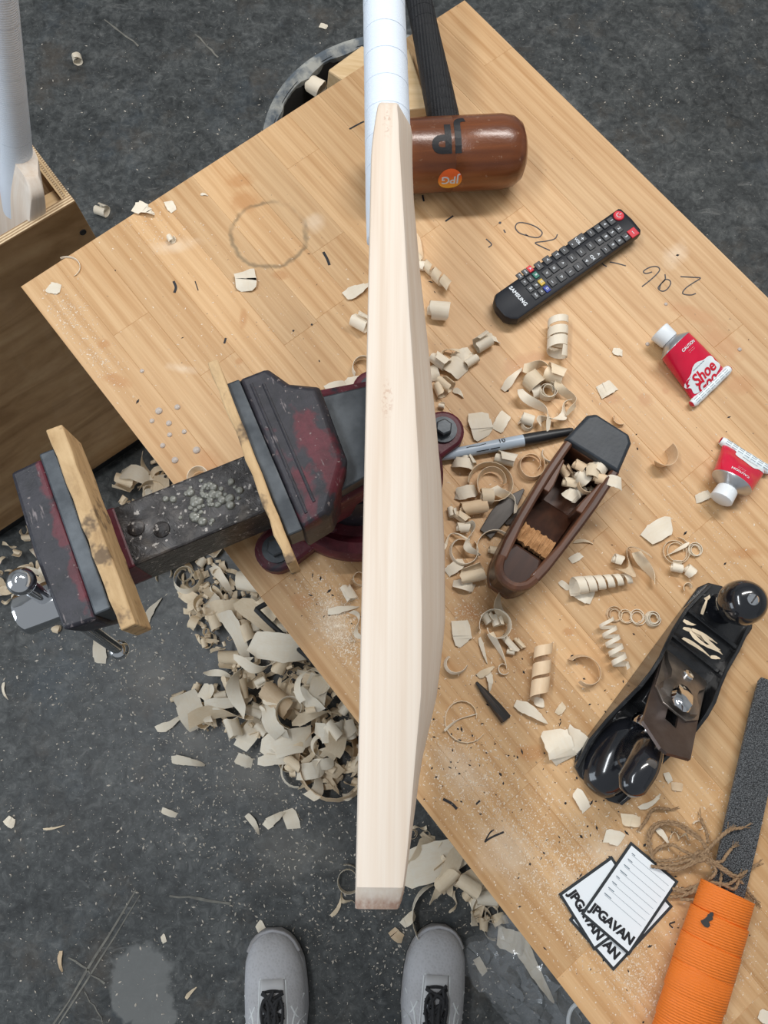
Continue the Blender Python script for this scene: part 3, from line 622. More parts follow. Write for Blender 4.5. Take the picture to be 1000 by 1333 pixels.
wb = M().box((0, 0, -.21), (.062, .085, .42), Matrix.Translation(oc) @ rotm('Z', radians(-38)) @ rotm('X', radians(-12))).obj('wood_offcut', 'block', None, 0, .003)
tag(wb, 'pale pine offcut standing in the black tub', 'wood offcut')
# thin pine wedge lying under the bat's handle
wq = [W(*p, ZT) for p in ((500, 92), (532, 76), (556, 152), (520, 156))]
wg = thing('pine_wedge', 'small pine wedge lying between the bat grip and the mallet handle', 'wood block', (wq[0].x, wq[0].y, ZT))
M().loft([[tuple((q-wq[0]).xy)+(0,) for q in wq], [tuple((q-wq[0]).xy)+(.014,) for q in wq]]).obj('wedge_body', 'block', wg, 0, .0015)

# ------------------------------------------------------------------ mallet
mr_ = .037
p1, p2 = W(540, 203, ZT+mr_), W(683, 196, ZT+mr_); md = (p2-p1).normalized()
mo = W(587, 201, ZT+mr_)
mal = thing('bat_mallet', 'varnished brown wooden bat mallet with a black rubber grip', 'mallet', (mo.x, mo.y, ZT), atan2(md.y, md.x))
RX = (p2-mo).length; LX = -.083
prof = [(.008, LX), (.026, LX+.002), (.034, LX+.009), (mr_, LX+.02), (mr_, -.0006), (mr_-.0004, 0), (mr_, .0006), (mr_, RX-.026), (.0345, RX-.013), (.0285, RX-.005), (.019, RX-.001), (.006, RX)]
head = M().lathe(prof, 48, Matrix.Translation((0, 0, mr_)) @ rotm('Y', pi/2)).obj('mallet_head', 'varnish', mal)
hv = (W(545, 0, ZT+mr_)-W(576, 150, ZT+mr_)); ha = atan2(hv.y, hv.x)-atan2(md.y, md.x)
hm = Matrix.Translation((0, 0, mr_)) @ rotm('Z', ha)
rings = []; x = .030; n = 24
while x < .29:
    r = lerp([(.03, .0175), (.08, .0168), (.15, .0150), (.22, .0145), (.29, .0150)], x)
    for xx, rr in ((x, r), (x+.0135, r-.0002), (x+.0137, r-.0007)): rings.append([(xx, rr*cos(2*pi*k/n), rr*sin(2*pi*k/n)) for k in range(n)])
    x += .0142
M().loft(rings, True, hm).obj('mallet_grip', 'black_grip', mal, 50)
def wrap(u0, ang0, flipx=1, r=mr_):
    def f(co):
        # text laid round the head, read from the far side
        th_ = ang0+co.y*flipx/r; rr = r+.00015+co.z*.5
        return Vector((u0-co.x*flipx, -rr*cos(th_) if False else rr*cos(th_), mr_+rr*sin(th_)))
    return f
def on_head(px, py):
    """position along the head and angle round it for a photo point"""
    o = Vector((0, 0, CAMZ)); q = W(px, py, ZT); dr = (q-o).normalized()
    inv = mal_inv; o2 = inv @ o; q2 = inv @ q; d2 = (q2-o2).normalized()
    a = d2.y**2+d2.z**2; oz = o2.z-mr_; b = 2*(o2.y*d2.y+oz*d2.z); c = o2.y**2+oz**2-mr_**2
    t = (-b-sqrt(b*b-4*a*c))/(2*a); h = o2+d2*t; return h.x, atan2(h.z-mr_, h.y)
mal_inv = Matrix.Rotation(-atan2(md.y, md.x), 4, 'Z') @ Matrix.Translation((-mo.x, -mo.y, -ZT))
u, an = on_head(583, 177); text('JP', .041, 'ink', head, None, fn=wrap(u, an), bold=.0013)
u, an = on_head(586, 234)
st = M(); cx = [(0, 0, 0)]+[(.0125*cos(2*pi*k/28)*q, .0125*sin(2*pi*k/28)*q, 0) for q in (.35, .7, 1) for k in range(28)]
fs = [(0, 1+k, 1+(k+1) % 28) for k in range(28)]+[(1+i*28+k, 1+i*28+(k+1) % 28, 29+i*28+(k+1) % 28, 29+i*28+k) for i in range(2) for k in range(28)]
wf = wrap(u, an); st.add([wf(Vector(c)) for c in cx], fs); sto = st.obj('sticker', 'sticker', head)
text('JPG', .0125, 'legend', sto, None, fn=(lambda g: lambda co: g(Vector((co.x, co.y, co.z+.0004))))(wf), bold=.0002)

# ------------------------------------------------------------------ remote control
ra, rb = W(656, 401.5, ZT+.018), W(820.5, 286, ZT+.018); rd = rb-ra; RL = rd.length+.002; rang = atan2(rd.y, rd.x)
rem = thing('remote_control', 'black television remote control lying on the pine table', 'remote control', (ra.x, ra.y, ZT), rang)
rinv = Matrix.Rotation(-rang, 4, 'Z') @ Matrix.Translation((-ra.x, -ra.y, -ZT))
def rl(px, py): return rinv @ W(px, py, ZT+.018)
wr = .0185
def rout(i, k=0): return [(0+i+.004, -wr+i), (RL-i-.002, -wr+i), (RL-i, -wr+i+.002), (RL-i+.0012, 0), (RL-i, wr-i-.002), (RL-i-.002, wr-i), (.004+i, wr-i), (-.002+i, wr*.75-i), (-.005+i, wr*.35), (-.005+i, -wr*.35), (-.002+i, -wr*.75+i)]
M().loft([[(x, y, z) for x, y in rout(i)] for z, i in ((0, .003), (.006, .0005), (.0135, 0), (.0172, .0008), (.018, .0022))]).obj('shell', 'remote', rem, 30)
crop = lambda x, y: (630+x/4.545, 260+y/4.545)
def button(x, y, sx, sy, mat='btn', leg=None, dx=0, rr=None):
    sx, sy = sx*1.1, sy*1.12
    q = rl(*crop(x, y)); b = M().prism([(q.x-sx/2, q.y-sy/2), (q.x+sx/2, q.y-sy/2), (q.x+sx/2, q.y+sy/2), (q.x-sx/2, q.y+sy/2)], .0176, .0194).obj('button', mat, rem, 0, .0007)
    if leg: text(leg, min(sx, sy)*.62 if len(leg) < 3 else min(sx, sy)*.42, 'legend', b, (q.x, q.y, .0196), -pi/2, bold=.00006)
    return b
for x, y, l in ((752, 128, '1'), (797, 175, '2'), (840, 222, '3'), (713, 150, '4'), (757, 198, '5'), (800, 246, '6'), (675, 173, '7'), (720, 222, '8'), (760, 271, '9'), (632, 198, '--'), (682, 246, '0'), (720, 297, '--')): button(x, y, .0066, .0080, leg=l)
for x, y, l in ((630, 275, '--'), (575, 312, '--'), (475, 302, '--'), (520, 346, '--'), (557, 399, '--'), (430, 330, 'T'), (510, 430, 'i'), (325, 393, '--'), (405, 490, '--')): button(x, y, .0072, .0082, leg=l)
for x, y, l in ((375, 360, '<'), (462, 382, '^'), (373, 437, 'v'), (458, 461, '>'), (415, 408, 'o')): button(x, y, .0078, .0082, leg=l)
vb = button(553, 246, .0185, .0088); 
for x, y, l in ((580, 236, '+'), (552, 250, 'VOL'), (523, 268, '-')): q = rl(*crop(x, y)); text(l, .0062 if len(l) == 1 else .0044, 'legend', vb, (q.x, q.y, .0196), -pi/2, bold=.00012)
cb = button(640, 347, .0185, .0088)
for x, y, l in ((672, 330, '^'), (640, 347, 'CH'), (608, 366, 'v')): q = rl(*crop(x, y)); text(l, .0062 if len(l) == 1 else .0044, 'legend', cb, (q.x, q.y, .0196), -pi/2, bold=.00012)
for (x, y), m_, l in zip(((273, 412), (307, 448), (340, 490), (373, 530)), ('btn_red', 'btn_green', 'btn_yellow', 'btn_blue'), 'ABCD'): button(x, y, .0052, .0066, m_, l)
for x, y, l in ((245, 432, '=='), (275, 471, '--'), (308, 510, 'P'), (340, 547, '='), (212, 455, '<<'), (240, 491, '>'), (274, 530, 'II'), (306, 569, '>>')): button(x, y, .0056, .0070, leg=l)
q = rl(*crop(797, 97)); pw = M().lathe([(.0058, .0175), (.0058, .0190), (.005, .0197), (.0005, .0198)], 24, Matrix.Translation((q.x, q.y, 0))).obj('power_button', 'btn_red', rem)
M().tube([(q.x+.0026*cos(a), q.y+.0026*sin(a), .0199) for a in [radians(45+270*k/14-45+0) for k in range(3, 15)]], .0004, 5).obj('power_symbol', 'legend', pw); M().tube([(q.x+.0005, q.y, .0199), (q.x+.0034, q.y, .0199)], .0004, 5).obj('power_symbol', 'legend', pw)
sb_ = button(882, 197, .0092, .0088, 'btn_red', '--')
q = rl(*crop(190, 556)); text('SAMSUNG', .0056, 'legend', rem, (q.x, q.y-.0035, .0181), -pi/2, bold=.00018, space=1.05)

# ------------------------------------------------------------------ glue tubes
def glue_tube(name, label, pcap, pend, widths, z_ax, L, capL, fold_off, words, fold_tilt=0):
    o, a, ln = frame2(pcap, pend, ZT+z_ax)
    t = thing(name, label, 'glue tube', (o.x, o.y, ZT), a, 'squeezed red glue tubes')
    r = .0108; zc = z_ax
    cp = M(); prof = [(.0095, 0), (r, .0008), (r-.0008, capL*.92), (r-.0016, capL), (.006, capL)]
    n = 36; rings = []
    for rr, x in prof: rings.append([(x, (rr+(.00025 if k % 2 else 0))*cos(2*pi*k/n), zc+(rr+(.00025 if k % 2 else 0))*sin(2*pi*k/n)) for k in range(n)])
    cp.loft(rings).obj('cap', 'cap', t, 45)
    sh0 = capL; sh1 = capL+.007; w0, w1 = widths
    n = 40
    def ring(x, hy, hz, zz, p=2.0):
        out = []
        for k in range(n):
            c_, s_ = cos(2*pi*k/n), sin(2*pi*k/n); out.append(Vector((x, hy*math.copysign(abs(c_)**(2/p), c_), zz+hz*math.copysign(abs(s_)**(2/p), s_))))
        return out
    M().loft([ring(sh0-.002, .0065, .0065, zc), ring(sh0, .0085, .0085, zc), ring(sh0+.0015, .010, .010, zc), ring(sh1, w0, w0*.86, max(w0*.86, zc)), ring(sh1+.0012, w0+.0003, w0*.86+.0003, max(w0*.86, zc))]).obj('shoulder', 'tube_metal', t, 40)
    rings = []; N = 22; rr_ = random.Random(len(label)); zf = lambda f: w0*.86*(1-f)**.75+.0028*f
    for i in range(N+1):
        f = i/N; x = sh1+.001+(L)*f; hz = zf(f); hy = w0+(w1-w0)*f; zz = hz+.0002+max(0, zc-w0*.86)*(1-f)
        R_ = ring(x, hy, hz, zz, 2+.8*f)
        for p in R_:
            dent = .0011*noise.noise(Vector((p.x*90, p.y*90, 3+len(label))))*min(1, f*3)*(1 if f < .92 else .2)
            if p.z > zz: p.z += dent
            p.x += fold_tilt*p.y*f
        rings.append(R_)
    body = M().loft(rings).obj('tube_body', 'tube_red', t, 60)
    # rolled tail
    xe = sh1+.001+L+.001; rp = []
    for k in range(17):
        y = -w1*1.14+(w1*2.28)*k/16; rp.append((xe+fold_tilt*y+.0003*rr_.uniform(-1, 1), y, .0052))
    tail = M().tube(rp, [.0036]+[.0048]*15+[.0040], 12, True, None, 1.0).obj('rolled_tail', 'print_white', t, 60)
    for e_ in (rp[0], rp[-1]):
        M().tube([(e_[0], e_[1]*1.0, .0052), (e_[0], e_[1]*1.035, .0050)], [.0040, .0026], 10).obj('tail_end', 'tube_red', tail)
    for j in range(3):
        for s in range(7):
            y0 = -w1*1.02+w1*2.04*s/7; yl = w1*2.04/7*.78; ang = radians(62+26*j)
            ps = [Vector((xe+fold_tilt*(y0+yl*q/3)+.00495*cos(ang), y0+yl*q/3, .0052+.00495*sin(ang))) for q in range(4)]
            M().tube(ps, .00022, 4).obj('small_print', 'print_grey', tail)
    def surf(x, y):
        f = max(0, min(1, (x-sh1-.001)/L)); hz = zf(f); hy = w0+(w1-w0)*f; zz = hz+.0002+max(0, zc-w0*.86)*(1-f); p = 2+.8*f
        yy = min(abs(y)/hy, .995); hh = (1-yy**p)**(1/p); d_ = .0011*noise.noise(Vector((x*90, y*90, 3+len(label))))*min(1, f*3)*(1 if f < .92 else .2)
        return zz+hz*hh+d_
    def drape(u0, v0, ang, lift):
        def f(co):
            x = u0+co.x*cos(ang)-co.y*sin(ang); y = v0+co.x*sin(ang)+co.y*cos(ang); x = min(x, sh1+L)
            return Vector((x+fold_tilt*y*max(0, (x-sh1)/L), y, surf(x, y)+lift+co.z*.3))
        return f
    # white cloud behind the name, then the words
    for kind, u, v, ang, size, body_, mat_, bold in words:
        uu = sh1+L*u; vv = v*w0
        if kind == 'cloud':
            m = M(); n2, nr_ = 40, 5; vs = [Vector((0, 0, 0))]
            for j in range(1, nr_+1):
                for k in range(n2):
                    a2 = 2*pi*k/n2; rr2 = (1+.10*sin(a2*6+.6)); vs.append(Vector((size*.55*rr2*cos(a2)*j/nr_, size*rr2*sin(a2)*j/nr_, 0)))
            fs = [(0, 1+k, 1+(k+1) % n2) for k in range(n2)]+[(1+i*n2+k, 1+i*n2+(k+1) % n2, 1+(i+1)*n2+(k+1) % n2, 1+(i+1)*n2+k) for i in range(nr_-1) for k in range(n2)]
            g = drape(uu, vv, 0, .0004); m.add([g(p) for p in vs], fs).obj('name_panel', 'print_white', body, 60)
        else: text(body_, size, mat_, body, None, fn=drape(uu, vv, ang, .0008 if kind == 'w2' else .0004), bold=bold)
    return t
glue_tube('glue_tube', 'red and white glue tube with its label reading Shoe Goo', (857.6, 430.9), (940, 505), (.0190, .0255), .0165, .053, .015, 0,
    [('w', .20, .1, pi/2, .0042, 'CAUTION', 'print_white', .00008), ('w', .29, .1, pi/2, .0019, '---- --- -----\n--- ------ ---', 'print_white', 0),
     ('cloud', .78, -.05, 0, .0225, '', '', 0), ('w2', .60, -.1, pi/2, .0058, '~~~~~', 'print_grey', 0), ('w2', .775, .0, pi/2, .0155, 'Shoe', 'print_red', .0004), ('w2', .955, -.1, pi/2, .0145, 'Goo', 'print_red', .0004)])
glue_tube('glue_tube', 'red glue tube with a crumpled tail, its cap towards the metal plane', (938.5, 651), (984, 578), (.0200, .0245), .0172, .038, .014, 0,
    [('w', .22, .05, pi/2, .0042, 'CAUTION', 'print_white', .00008), ('w', .34, .05, pi/2, .0019, '---- --- -----\n--- ------ ---', 'print_white', 0),
     ('cloud', .93, -.25, 0, .0175, '', '', 0), ('w2', .84, -.25, pi/2, .0058, '~~~~~', 'print_grey', 0)])

# ------------------------------------------------------------------ marker pen
o, a, ln = frame2((574, 594), (746, 561), ZT+.006)
pen = thing('marker_pen', 'grey marker pen with a black cap lying beside the wooden plane', 'marker pen', (o.x, o.y, ZT), a)
def along(prof, n=20, zc=.0062): return [[(x, r*cos(2*pi*k/n), zc+r*sin(2*pi*k/n)) for k in range(n)] for x, r in prof]
split = ln*.628
brl = M().loft(along([(0, .0042), (.003, .0048), (.02, .0056), (.05, .0061), (split, .0061)])).obj('barrel', 'pen_barrel', pen)
M().loft(along([(split-.001, .0062), (split, .00625), (split+.016, .0061), (split+.038, .0046), (ln-.003, .0040), (ln, .003)])).obj('cap', 'black', pen)
def penwrap(u, an):
    return lambda co: Vector((u+co.x, .0063*cos(an+co.y/.0062)*-1, .0062+.0063*sin(an+co.y/.0062)))
text('-------- ------', .0050, 'ink', brl, None, fn=penwrap(.047, radians(55)), bold=.0002)
text('10', .0075, 'ink', brl, None, fn=penwrap(.062, radians(112)), bold=.0001)
M().tube([(.026+.02*k/8, -.0063*cos(radians(108+3*sin(k))), .0062+.0062*sin(radians(108+3*sin(k)))) for k in range(9)], .0003, 5).obj('pen_line', 'ink', brl)

# ------------------------------------------------------------------ wooden plane
ph = .052
o, a, ln = frame2((663, 757), (784, 573), ZT+ph)
wp = thing('wooden_plane', 'dark wooden coffin plane with a black nose pad, throat full of shavings', 'hand plane', (o.x, o.y, ZT), a)
winv = Matrix.Rotation(-a, 4, 'Z') @ Matrix.Translation((-o.x, -o.y, -ZT))
def wl(px, py, z=ph): return winv @ W(px, py, ZT+z)
nose0 = (wl(744, 571).x+wl(804, 611).x)/2; nose1 = wl(797, 552).x
HT = [(-.004, .010), (.002, .0165), (.012, .0215), (.03, .0245), (.07, .0275), (.11, .0295), (.15, .0290), (.175, .0265), (.20, .024)]
hwid = lambda x: lerp(HT, x)
ycen = lambda x: lerp([(0, 0), (.18, -.001)], x)
xs = [-.004, 0, .006, .014, .03, .055, .08, .105, .13, nose0]
wt = .0100
body = M()
out_l = [(x, ycen(x)+hwid(x)) for x in xs]; out_r = [(x, ycen(x)-hwid(x)) for x in reversed(xs)]
body.prism(out_l+out_r, 0, .012).obj('sole', 'planewood', wp, 35, .001)
xw = [x for x in xs if x >= .014]
for s in (1, -1):
    inn = [(x, ycen(x)+s*(hwid(x)-wt*(1 if x < .05 else .8))) for x in reversed(xw)]; outn = [(x, ycen(x)+s*hwid(x)) for x in xw]
    pl = outn+inn; M().prism(pl if s > 0 else pl[::-1], .0118, ph).obj('cheek', 'planewood', wp, 35, .0022)
xh = [-.004, 0, .006, .014, .034]
hl = [(x, ycen(x)+(hwid(x) if x <= .014 else hwid(x)-wt)) for x in xh]; hr = [(x, ycen(x)-(hwid(x) if x <= .014 else hwid(x)-wt)) for x in reversed(xh)]
M().loft([[(x, y, .0118) for x, y in hl+hr], [(x, y, ph-.006) for x, y in hl+hr], [(x*.96+.001, y*.9, ph-.001) for x, y in hl+hr]]).obj('heel_block', 'planedark', wp, 35, .002)
rim = spline([(.016, hwid(.016)-.004, ph-.001), (.006, hwid(.006)-.004, ph-.001), (-.001, .006, ph-.001), (-.001, -.006, ph-.001), (.006, -hwid(.006)+.004, ph-.001), (.016, -hwid(.016)+.004, ph-.001)], 6)
M().tube(rim, .0042, 8).obj('heel_rim', 'planewood', wp)
# sloping bed, torn strip, throat shoulders
iw = lambda x: hwid(x)-wt*.82
bed = [[(x, iw(x), z0), (x, -iw(x), z0), (x, -iw(x), z1), (x, iw(x), z1)] for x, z0, z1 in ((.046, .0118, ph-.010), (.095, .0118, .018))]
M().loft(bed).obj('bed', 'planedark', wp, 0, .0005)
rg = random.Random(9); rings = []
for i in range(40):
    y = -iw(.05)+.001+(2*iw(.05)-.002)*i/39; j = lambda s: rg.uniform(-s, s)
    w1_, w2_ = .0022*noise.noise(Vector((y*260, 1, 0)))+j(.0006), .0022*noise.noise(Vector((y*260, 5, 0)))+j(.0006)
    rings.append([(.0385+w1_, y, ph-.014), (.0570+w2_, y, ph-.016), (.0570+w2_, y, ph-.0085+j(.0006)), (.048, y, ph-.0052+j(.0007)), (.0390+w1_, y, ph-.0070+j(.0006))])
M().loft(rings).obj('torn_strip', 'fibre', wp, 0)
for s in (1, -1):
    M().prism([(x, ycen(x)+s*y) for x, y in ((.092, iw(.092)+.001), (.092, iw(.092)-.006), (.101, iw(.101)-.0065), (.128, iw(.13)-.002), (.128, iw(.13)+.001))][::s], .0118, ph-.003).obj('throat_shoulder', 'planewood', wp, 35, .0012)
# nose block with blue-black pad
ns = [(nose0-.004, hwid(nose0)-.0005), (nose1-.006, hwid(nose1)-.002), (nose1, hwid(nose1)-.008), (nose1, -hwid(nose1)+.008), (nose1-.006, -hwid(nose1)+.002), (nose0-.004, -hwid(nose0)+.0005)]
M().prism(ns[::-1], 0, ph-.006).obj('nose_block', 'planewood', wp, 35, .002)
M().loft([[(x*1.0, y*1.03, ph-.0065) for x, y in ns], [(x, y*1.04, ph-.001) for x, y in ns], [(x+(.0015 if x < nose1-.01 else -.002), y*.95, ph+.0025) for x, y in ns]]).obj('nose_pad', 'nosepad', wp, 35, .0015)

# ------------------------------------------------------------------ metal bench plane
h_, t_ = W(780, 1020, ZT), W(940, 772, ZT)
lft = W(916, 753, ZT); lf2 = W(750, 978, ZT); a = atan2((lft-lf2).y, (lft-lf2).x)
pd = Vector((cos(a), sin(a), 0)); pn = Vector((-pd.y, pd.x, 0))
hwm = .0310
o = lf2-pn*hwm-pd*.016
mp_ = thing('metal_plane', 'black metal smoothing plane with round knob, curved tote and brown iron', 'hand plane', (o.x, o.y, ZT), a)
PLn = (lft-lf2).length+.020
minv = Matrix.Rotation(-a, 4, 'Z') @ Matrix.Translation((-o.x, -o.y, -ZT))
def ml(px, py, z): return minv @ W(px, py, ZT+z)
sole = [(0, -.016), (.004, -.025), (.013, -.030), (.03, -hwm), (PLn-.016, -hwm), (PLn-.006, -.026), (PLn, -.014), (PLn, .014), (PLn-.006, .026), (PLn-.016, hwm), (.03, hwm), (.013, .030), (.004, .025), (0, .016)]
M().prism(sole, 0, .0042).obj('sole', 'japan', mp_, 35, .0008)
ck = [(.004, .009), (.03, .012), (.055, .018), (.075, .030), (.092, .041), (.108, .043), (.124, .039), (.142, .027), (.16, .018), (.185, .012), (PLn-.008, .009)]
for s in (1, -1):
    rings = [[(x, s*(hwm-.0036 if .02 < x < PLn-.02 else hwm-.0085), .003), (x, s*(hwm if .02 < x < PLn-.02 else hwm-.005), .003), (x, s*(hwm if .02 < x < PLn-.02 else hwm-.005), h), (x, s*(hwm-.0036 if .02 < x < PLn-.02 else hwm-.0085), h)] for x, h in ck]
    M().loft(rings).obj('cheek', 'japan', mp_, 40, .0007)
M().tube([(.006, -.012, .007), (.0025, 0, .007), (.006, .012, .007)], .0045, 8).obj('heel_rib', 'japan', mp_)
M().box((.158, 0, .006), (.004, .055, .006)).obj('mouth_rib', 'japan', mp_, 0, .001); M().box((PLn-.042, 0, .0065), (.004, .056, .007)).obj('toe_rib', 'japan', mp_, 0, .001)
# frog
M().loft([[(.082, -.021, .004), (.082, .021, .004), (.082, .021, .040), (.082, -.021, .040)], [(.100, -.021, .004), (.100, .021, .004), (.100, .021, .036), (.100, -.021, .036)], [(.136, -.022, .004), (.136, .022, .004), (.136, .022, .007), (.136, -.022, .007)]]).obj('frog', 'japan', mp_, 30, .001)
# iron bedded at 45 degrees with cap iron, lever cap
ia = radians(44); iax = Vector((-cos(ia), 0, sin(ia))); inn_ = Vector((sin(ia), 0, cos(ia)))
i0 = Vector((.142, 0, .003))
imx = Matrix(((iax.x, 0, inn_.x, i0.x), (0, -1, 0, i0.y), (iax.z, 0, inn_.z, i0.z), (0, 0, 0, 1)))   # local x up the iron, y across, z proud
iw_ = .0235; IL = .134
outl = [(0, -iw_), (0, iw_), (IL-.020, iw_), (IL-.006, .010), (IL, .002), (IL, -.004), (IL-.014, -iw_)]
outl = [(0, -iw_), (IL-.016, -iw_), (IL-.003, -.004), (IL-.003, .004), (IL-.016, iw_), (0, iw_)]
sl0, sl1, slw = .062, .096, .0056
im = M()
# plate with a slot: four strips round the opening
for pl in ([(0, -iw_), (sl0, -iw_), (sl0, iw_), (0, iw_)], [(sl0, -iw_), (sl1, -iw_), (sl1, -slw), (sl0, -slw)], [(sl0, slw), (sl1, slw), (sl1, iw_), (sl0, iw_)], [(sl1, -iw_), (IL-.016, -iw_), (IL-.002, -.003), (IL-.002, .003), (IL-.016, iw_), (sl1, iw_)]):
    im.prism(pl, 0, .0030, imx)
im.obj('plane_iron', 'iron', mp_, 30, .0)
M().prism([(.004, -iw_+.0003), (.012, -iw_), (.066, -iw_+.001), (.080, -.012), (.080, .012), (.066, iw_-.001), (.012, iw_), (.004, iw_-.0003)], .0030, .0052, imx).obj('cap_iron', 'dull_steel', mp_, 30, .0005)
lc = M(); rings = []
for x, w, z in ((.006, .0225, .0056), (.014, .0228, .0095), (.026, .0205, .0105), (.036, .0150, .0110), (.046, .0140, .0110), (.058, .0190, .0105), (.068, .0185, .0100), (.074, .012, .0098)):
    rings.append([(x, -w, .0052), (x, w, .0052), (x, w*.97, z-.0006), (x, w*.6, z+.0006), (x, 0, z+.0010), (x, -w*.6, z+.0006), (x, -w*.97, z-.0006)])
lcap = lc.loft(rings, True, imx).obj('lever_cap', 'dull_steel', mp_, 40)
M().lathe([(.0055, .011), (.0055, .0135), (.0045, .0145), (.001, .0146)], 16, imx @ Matrix.Translation((.030, 0, 0))).obj('cap_screw', 'chrome', lcap)
rings = [[(x, -w, z), (x, w, z), (x, w*.8, z+.0035), (x, 0, z+.0048), (x, -w*.8, z+.0035)] for x, w, z in ((.052, .006, .0105), (.058, .0095, .0115), (.070, .0105, .0120), (.077, .0085, .0110), (.080, .004, .0100))]
M().loft(rings, True, imx).obj('cam_lever', 'chrome', lcap, 50)
M().prism([(IL-.045, -.0035), (IL-.012, -.0025), (IL-.012, .0025), (IL-.045, .0035)], -.010, -.0005, imx).obj('lateral_lever', 'dull_steel', mp_, 30, .0006)
M().lathe([(.0115, -.005), (.0125, -.003), (.0125, .003), (.0115, .005), (.004, .0052)], 28, Matrix.Translation((.070, .004, .030)) @ rotm('Y', pi/2)).obj('depth_wheel', 'chrome', mp_)
# knob
kx = PLn-.026; kq = ml(968, 781, .056)
kn = M().lathe([(.0135, .004), (.0145, .008), (.0115, .013), (.0098, .020), (.0110, .026), (.0150, .031), (.0188, .038), (.0205, .047), (.0198, .056), (.0170, .063), (.0125, .0675), (.006, .0692), (.001, .0694)], 40, Matrix.Translation((kq.x, kq.y*.6, 0))).obj('knob', 'black_gloss', mp_)
ks = M().lathe([(.0052, .0685), (.0052, .0702), (.004, .0712), (.0008, .0714)], 20, Matrix.Translation((kq.x, kq.y*.6, 0))).obj('knob_screw', 'chrome', kn)
M().box((kq.x, kq.y*.6, .0714), (.0088, .0012, .0006)).obj('screw_slot', 'ink', ks, 0)
# tote: a swept, leaning handle
tp = [(.050, 0, .004), (.046, 0, .018), (.047, 0, .034), (.048, 0, .050), (.042, 0, .066), (.030, 0, .077), (.014, 0, .080), (.006, 0, .078)]
tw = [(.036, .0105), (.024, .0110), (.0185, .0118), (.0175, .0122), (.0170, .0128), (.0150, .0132), (.0120, .0125), (.0050, .0060)]
P_ = spline(tp, 5); rings = []
for i, p in enumerate(P_):
    f = i/(len(P_)-1)*(len(tp)-1); k0 = min(int(f), len(tp)-2); g = f-k0; hx = tw[k0][0]*(1-g)+tw[k0+1][0]*g; hy = tw[k0][1]*(1-g)+tw[k0+1][1]*g
    t = (P_[min(i+1, len(P_)-1)]-P_[max(i-1, 0)]).normalized(); u = Vector((t.z, 0, -t.x))
    rings.append([p+u*hx*cos(2*pi*k/20)+Vector((0, hy*sin(2*pi*k/20), 0)) for k in range(20)])
tot = M().loft(rings).obj('tote', 'black_gloss', mp_, 50)
M().lathe([(.0045, 0), (.0045, .002), (.001, .003)], 14, Matrix.Translation((.036, 0, .0895)) @ rotm('Y', radians(-35))).obj('tote_nut', 'dull_steel', tot)
M().loft([[(.036+.039*cos(pi*(1-i/12)), .0245*max(.05, sin(pi*i/12))**.7*cos(pi*q/12), .0035+.022*max(.05, sin(pi*i/12))**.7*sin(pi*q/12)) for q in range(13)] for i in range(13)]).obj('tote_boss', 'black_gloss', mp_, 60)

# ------------------------------------------------------------------ rasp with orange grip
ra1, ra2 = W(1006, 888, ZT+.008), W(945, 1168, ZT+.010); a = atan2((ra1-ra2).y, (ra1-ra2).x)
rsp = thing('wood_rasp', 'half-round steel rasp with an orange rubber grip', 'rasp', (ra2.x, ra2.y, ZT), a)
RLn = (ra1-ra2).length; bw = .0158
rings = [[(x, -w, .010), (x, -w*.75, .0062), (x, 0, .0042), (x, w*.75, .0062), (x, w, .010), (x, w*.985, .0122), (x, -w*.985, .0122)] for x, w in ((-.03, .011), (0, .0145), (.05, bw), (RLn-.03, bw), (RLn-.004, .0145), (RLn, .0125))]
blade = M().loft(rings).obj('blade', 'rasp', rsp, 30)
nt = M()
teeth = 0
for i in range(46):
    for j in range(7):
        x = .012+i*(RLn-.03)/46; y = -bw*.82+bw*1.64*(j+.5*(i % 2))/6.6
        if abs(y) < bw*.93: nt.add([(x-.0012, y-.0008, .0122), (x-.0012, y+.0008, .0122), (x+.0010, y, .0122), (x+.0002, y, .0134)], [(0, 1, 3), (1, 2, 3), (2, 0, 3)])
th_o = nt.obj('teeth', 'rasp', blade, 0); th_o['kind'] = 'stuff'
gz = .0175; rings = []; x = .006; n = 28
g2 = W(876, 1333, ZT+.017); gl = minv
gdir = atan2((W(930, 1170, ZT+.02)-g2).y, (W(930, 1170, ZT+.02)-g2).x)-a
while x > -.155:
    r = lerp([(-.16, .0225), (-.10, .0250), (-.05, .0262), (0, .0245), (.01, .0225)], x)
    for xx, k_ in ((x, 1), (x-.0215, 1.012), (x-.0221, .985)): rings.append([(xx, r*k_*cos(2*pi*k/n), gz+(r*.70)*k_*sin(2*pi*k/n)) for k in range(n)])
    x -= .0225
gm = Matrix.Translation((0, .004, .0008)) @ rotm('Z', gdir)
gr = M().loft(rings, True, gm).obj('grip', 'orange_grip', rsp, 50)
# scorched tear in the grip
m = M()
for dx, dy, s in ((-.020, .0155, .0030), (-.025, .0165, .0034), (-.0165, .0145, .002)):
    c_ = Vector((dx, dy, 0)); vs = [Vector((c_.x, c_.y, 0))]+[Vector((c_.x+s*RND.uniform(.5, 1.1)*cos(2*pi*k/12), c_.y+s*RND.uniform(.5, 1.1)*sin(2*pi*k/12), 0)) for k in range(12)]
    for v in vs: v.z = gz+.0262*.70*sqrt(max(0, 1-(v.y/.0262)**2))+.0009
    m.add(vs, [(0, 1+k, 1+(k+1) % 12) for k in range(12)], gm)
m.obj('scorch_tear', 'char', gr, 60)

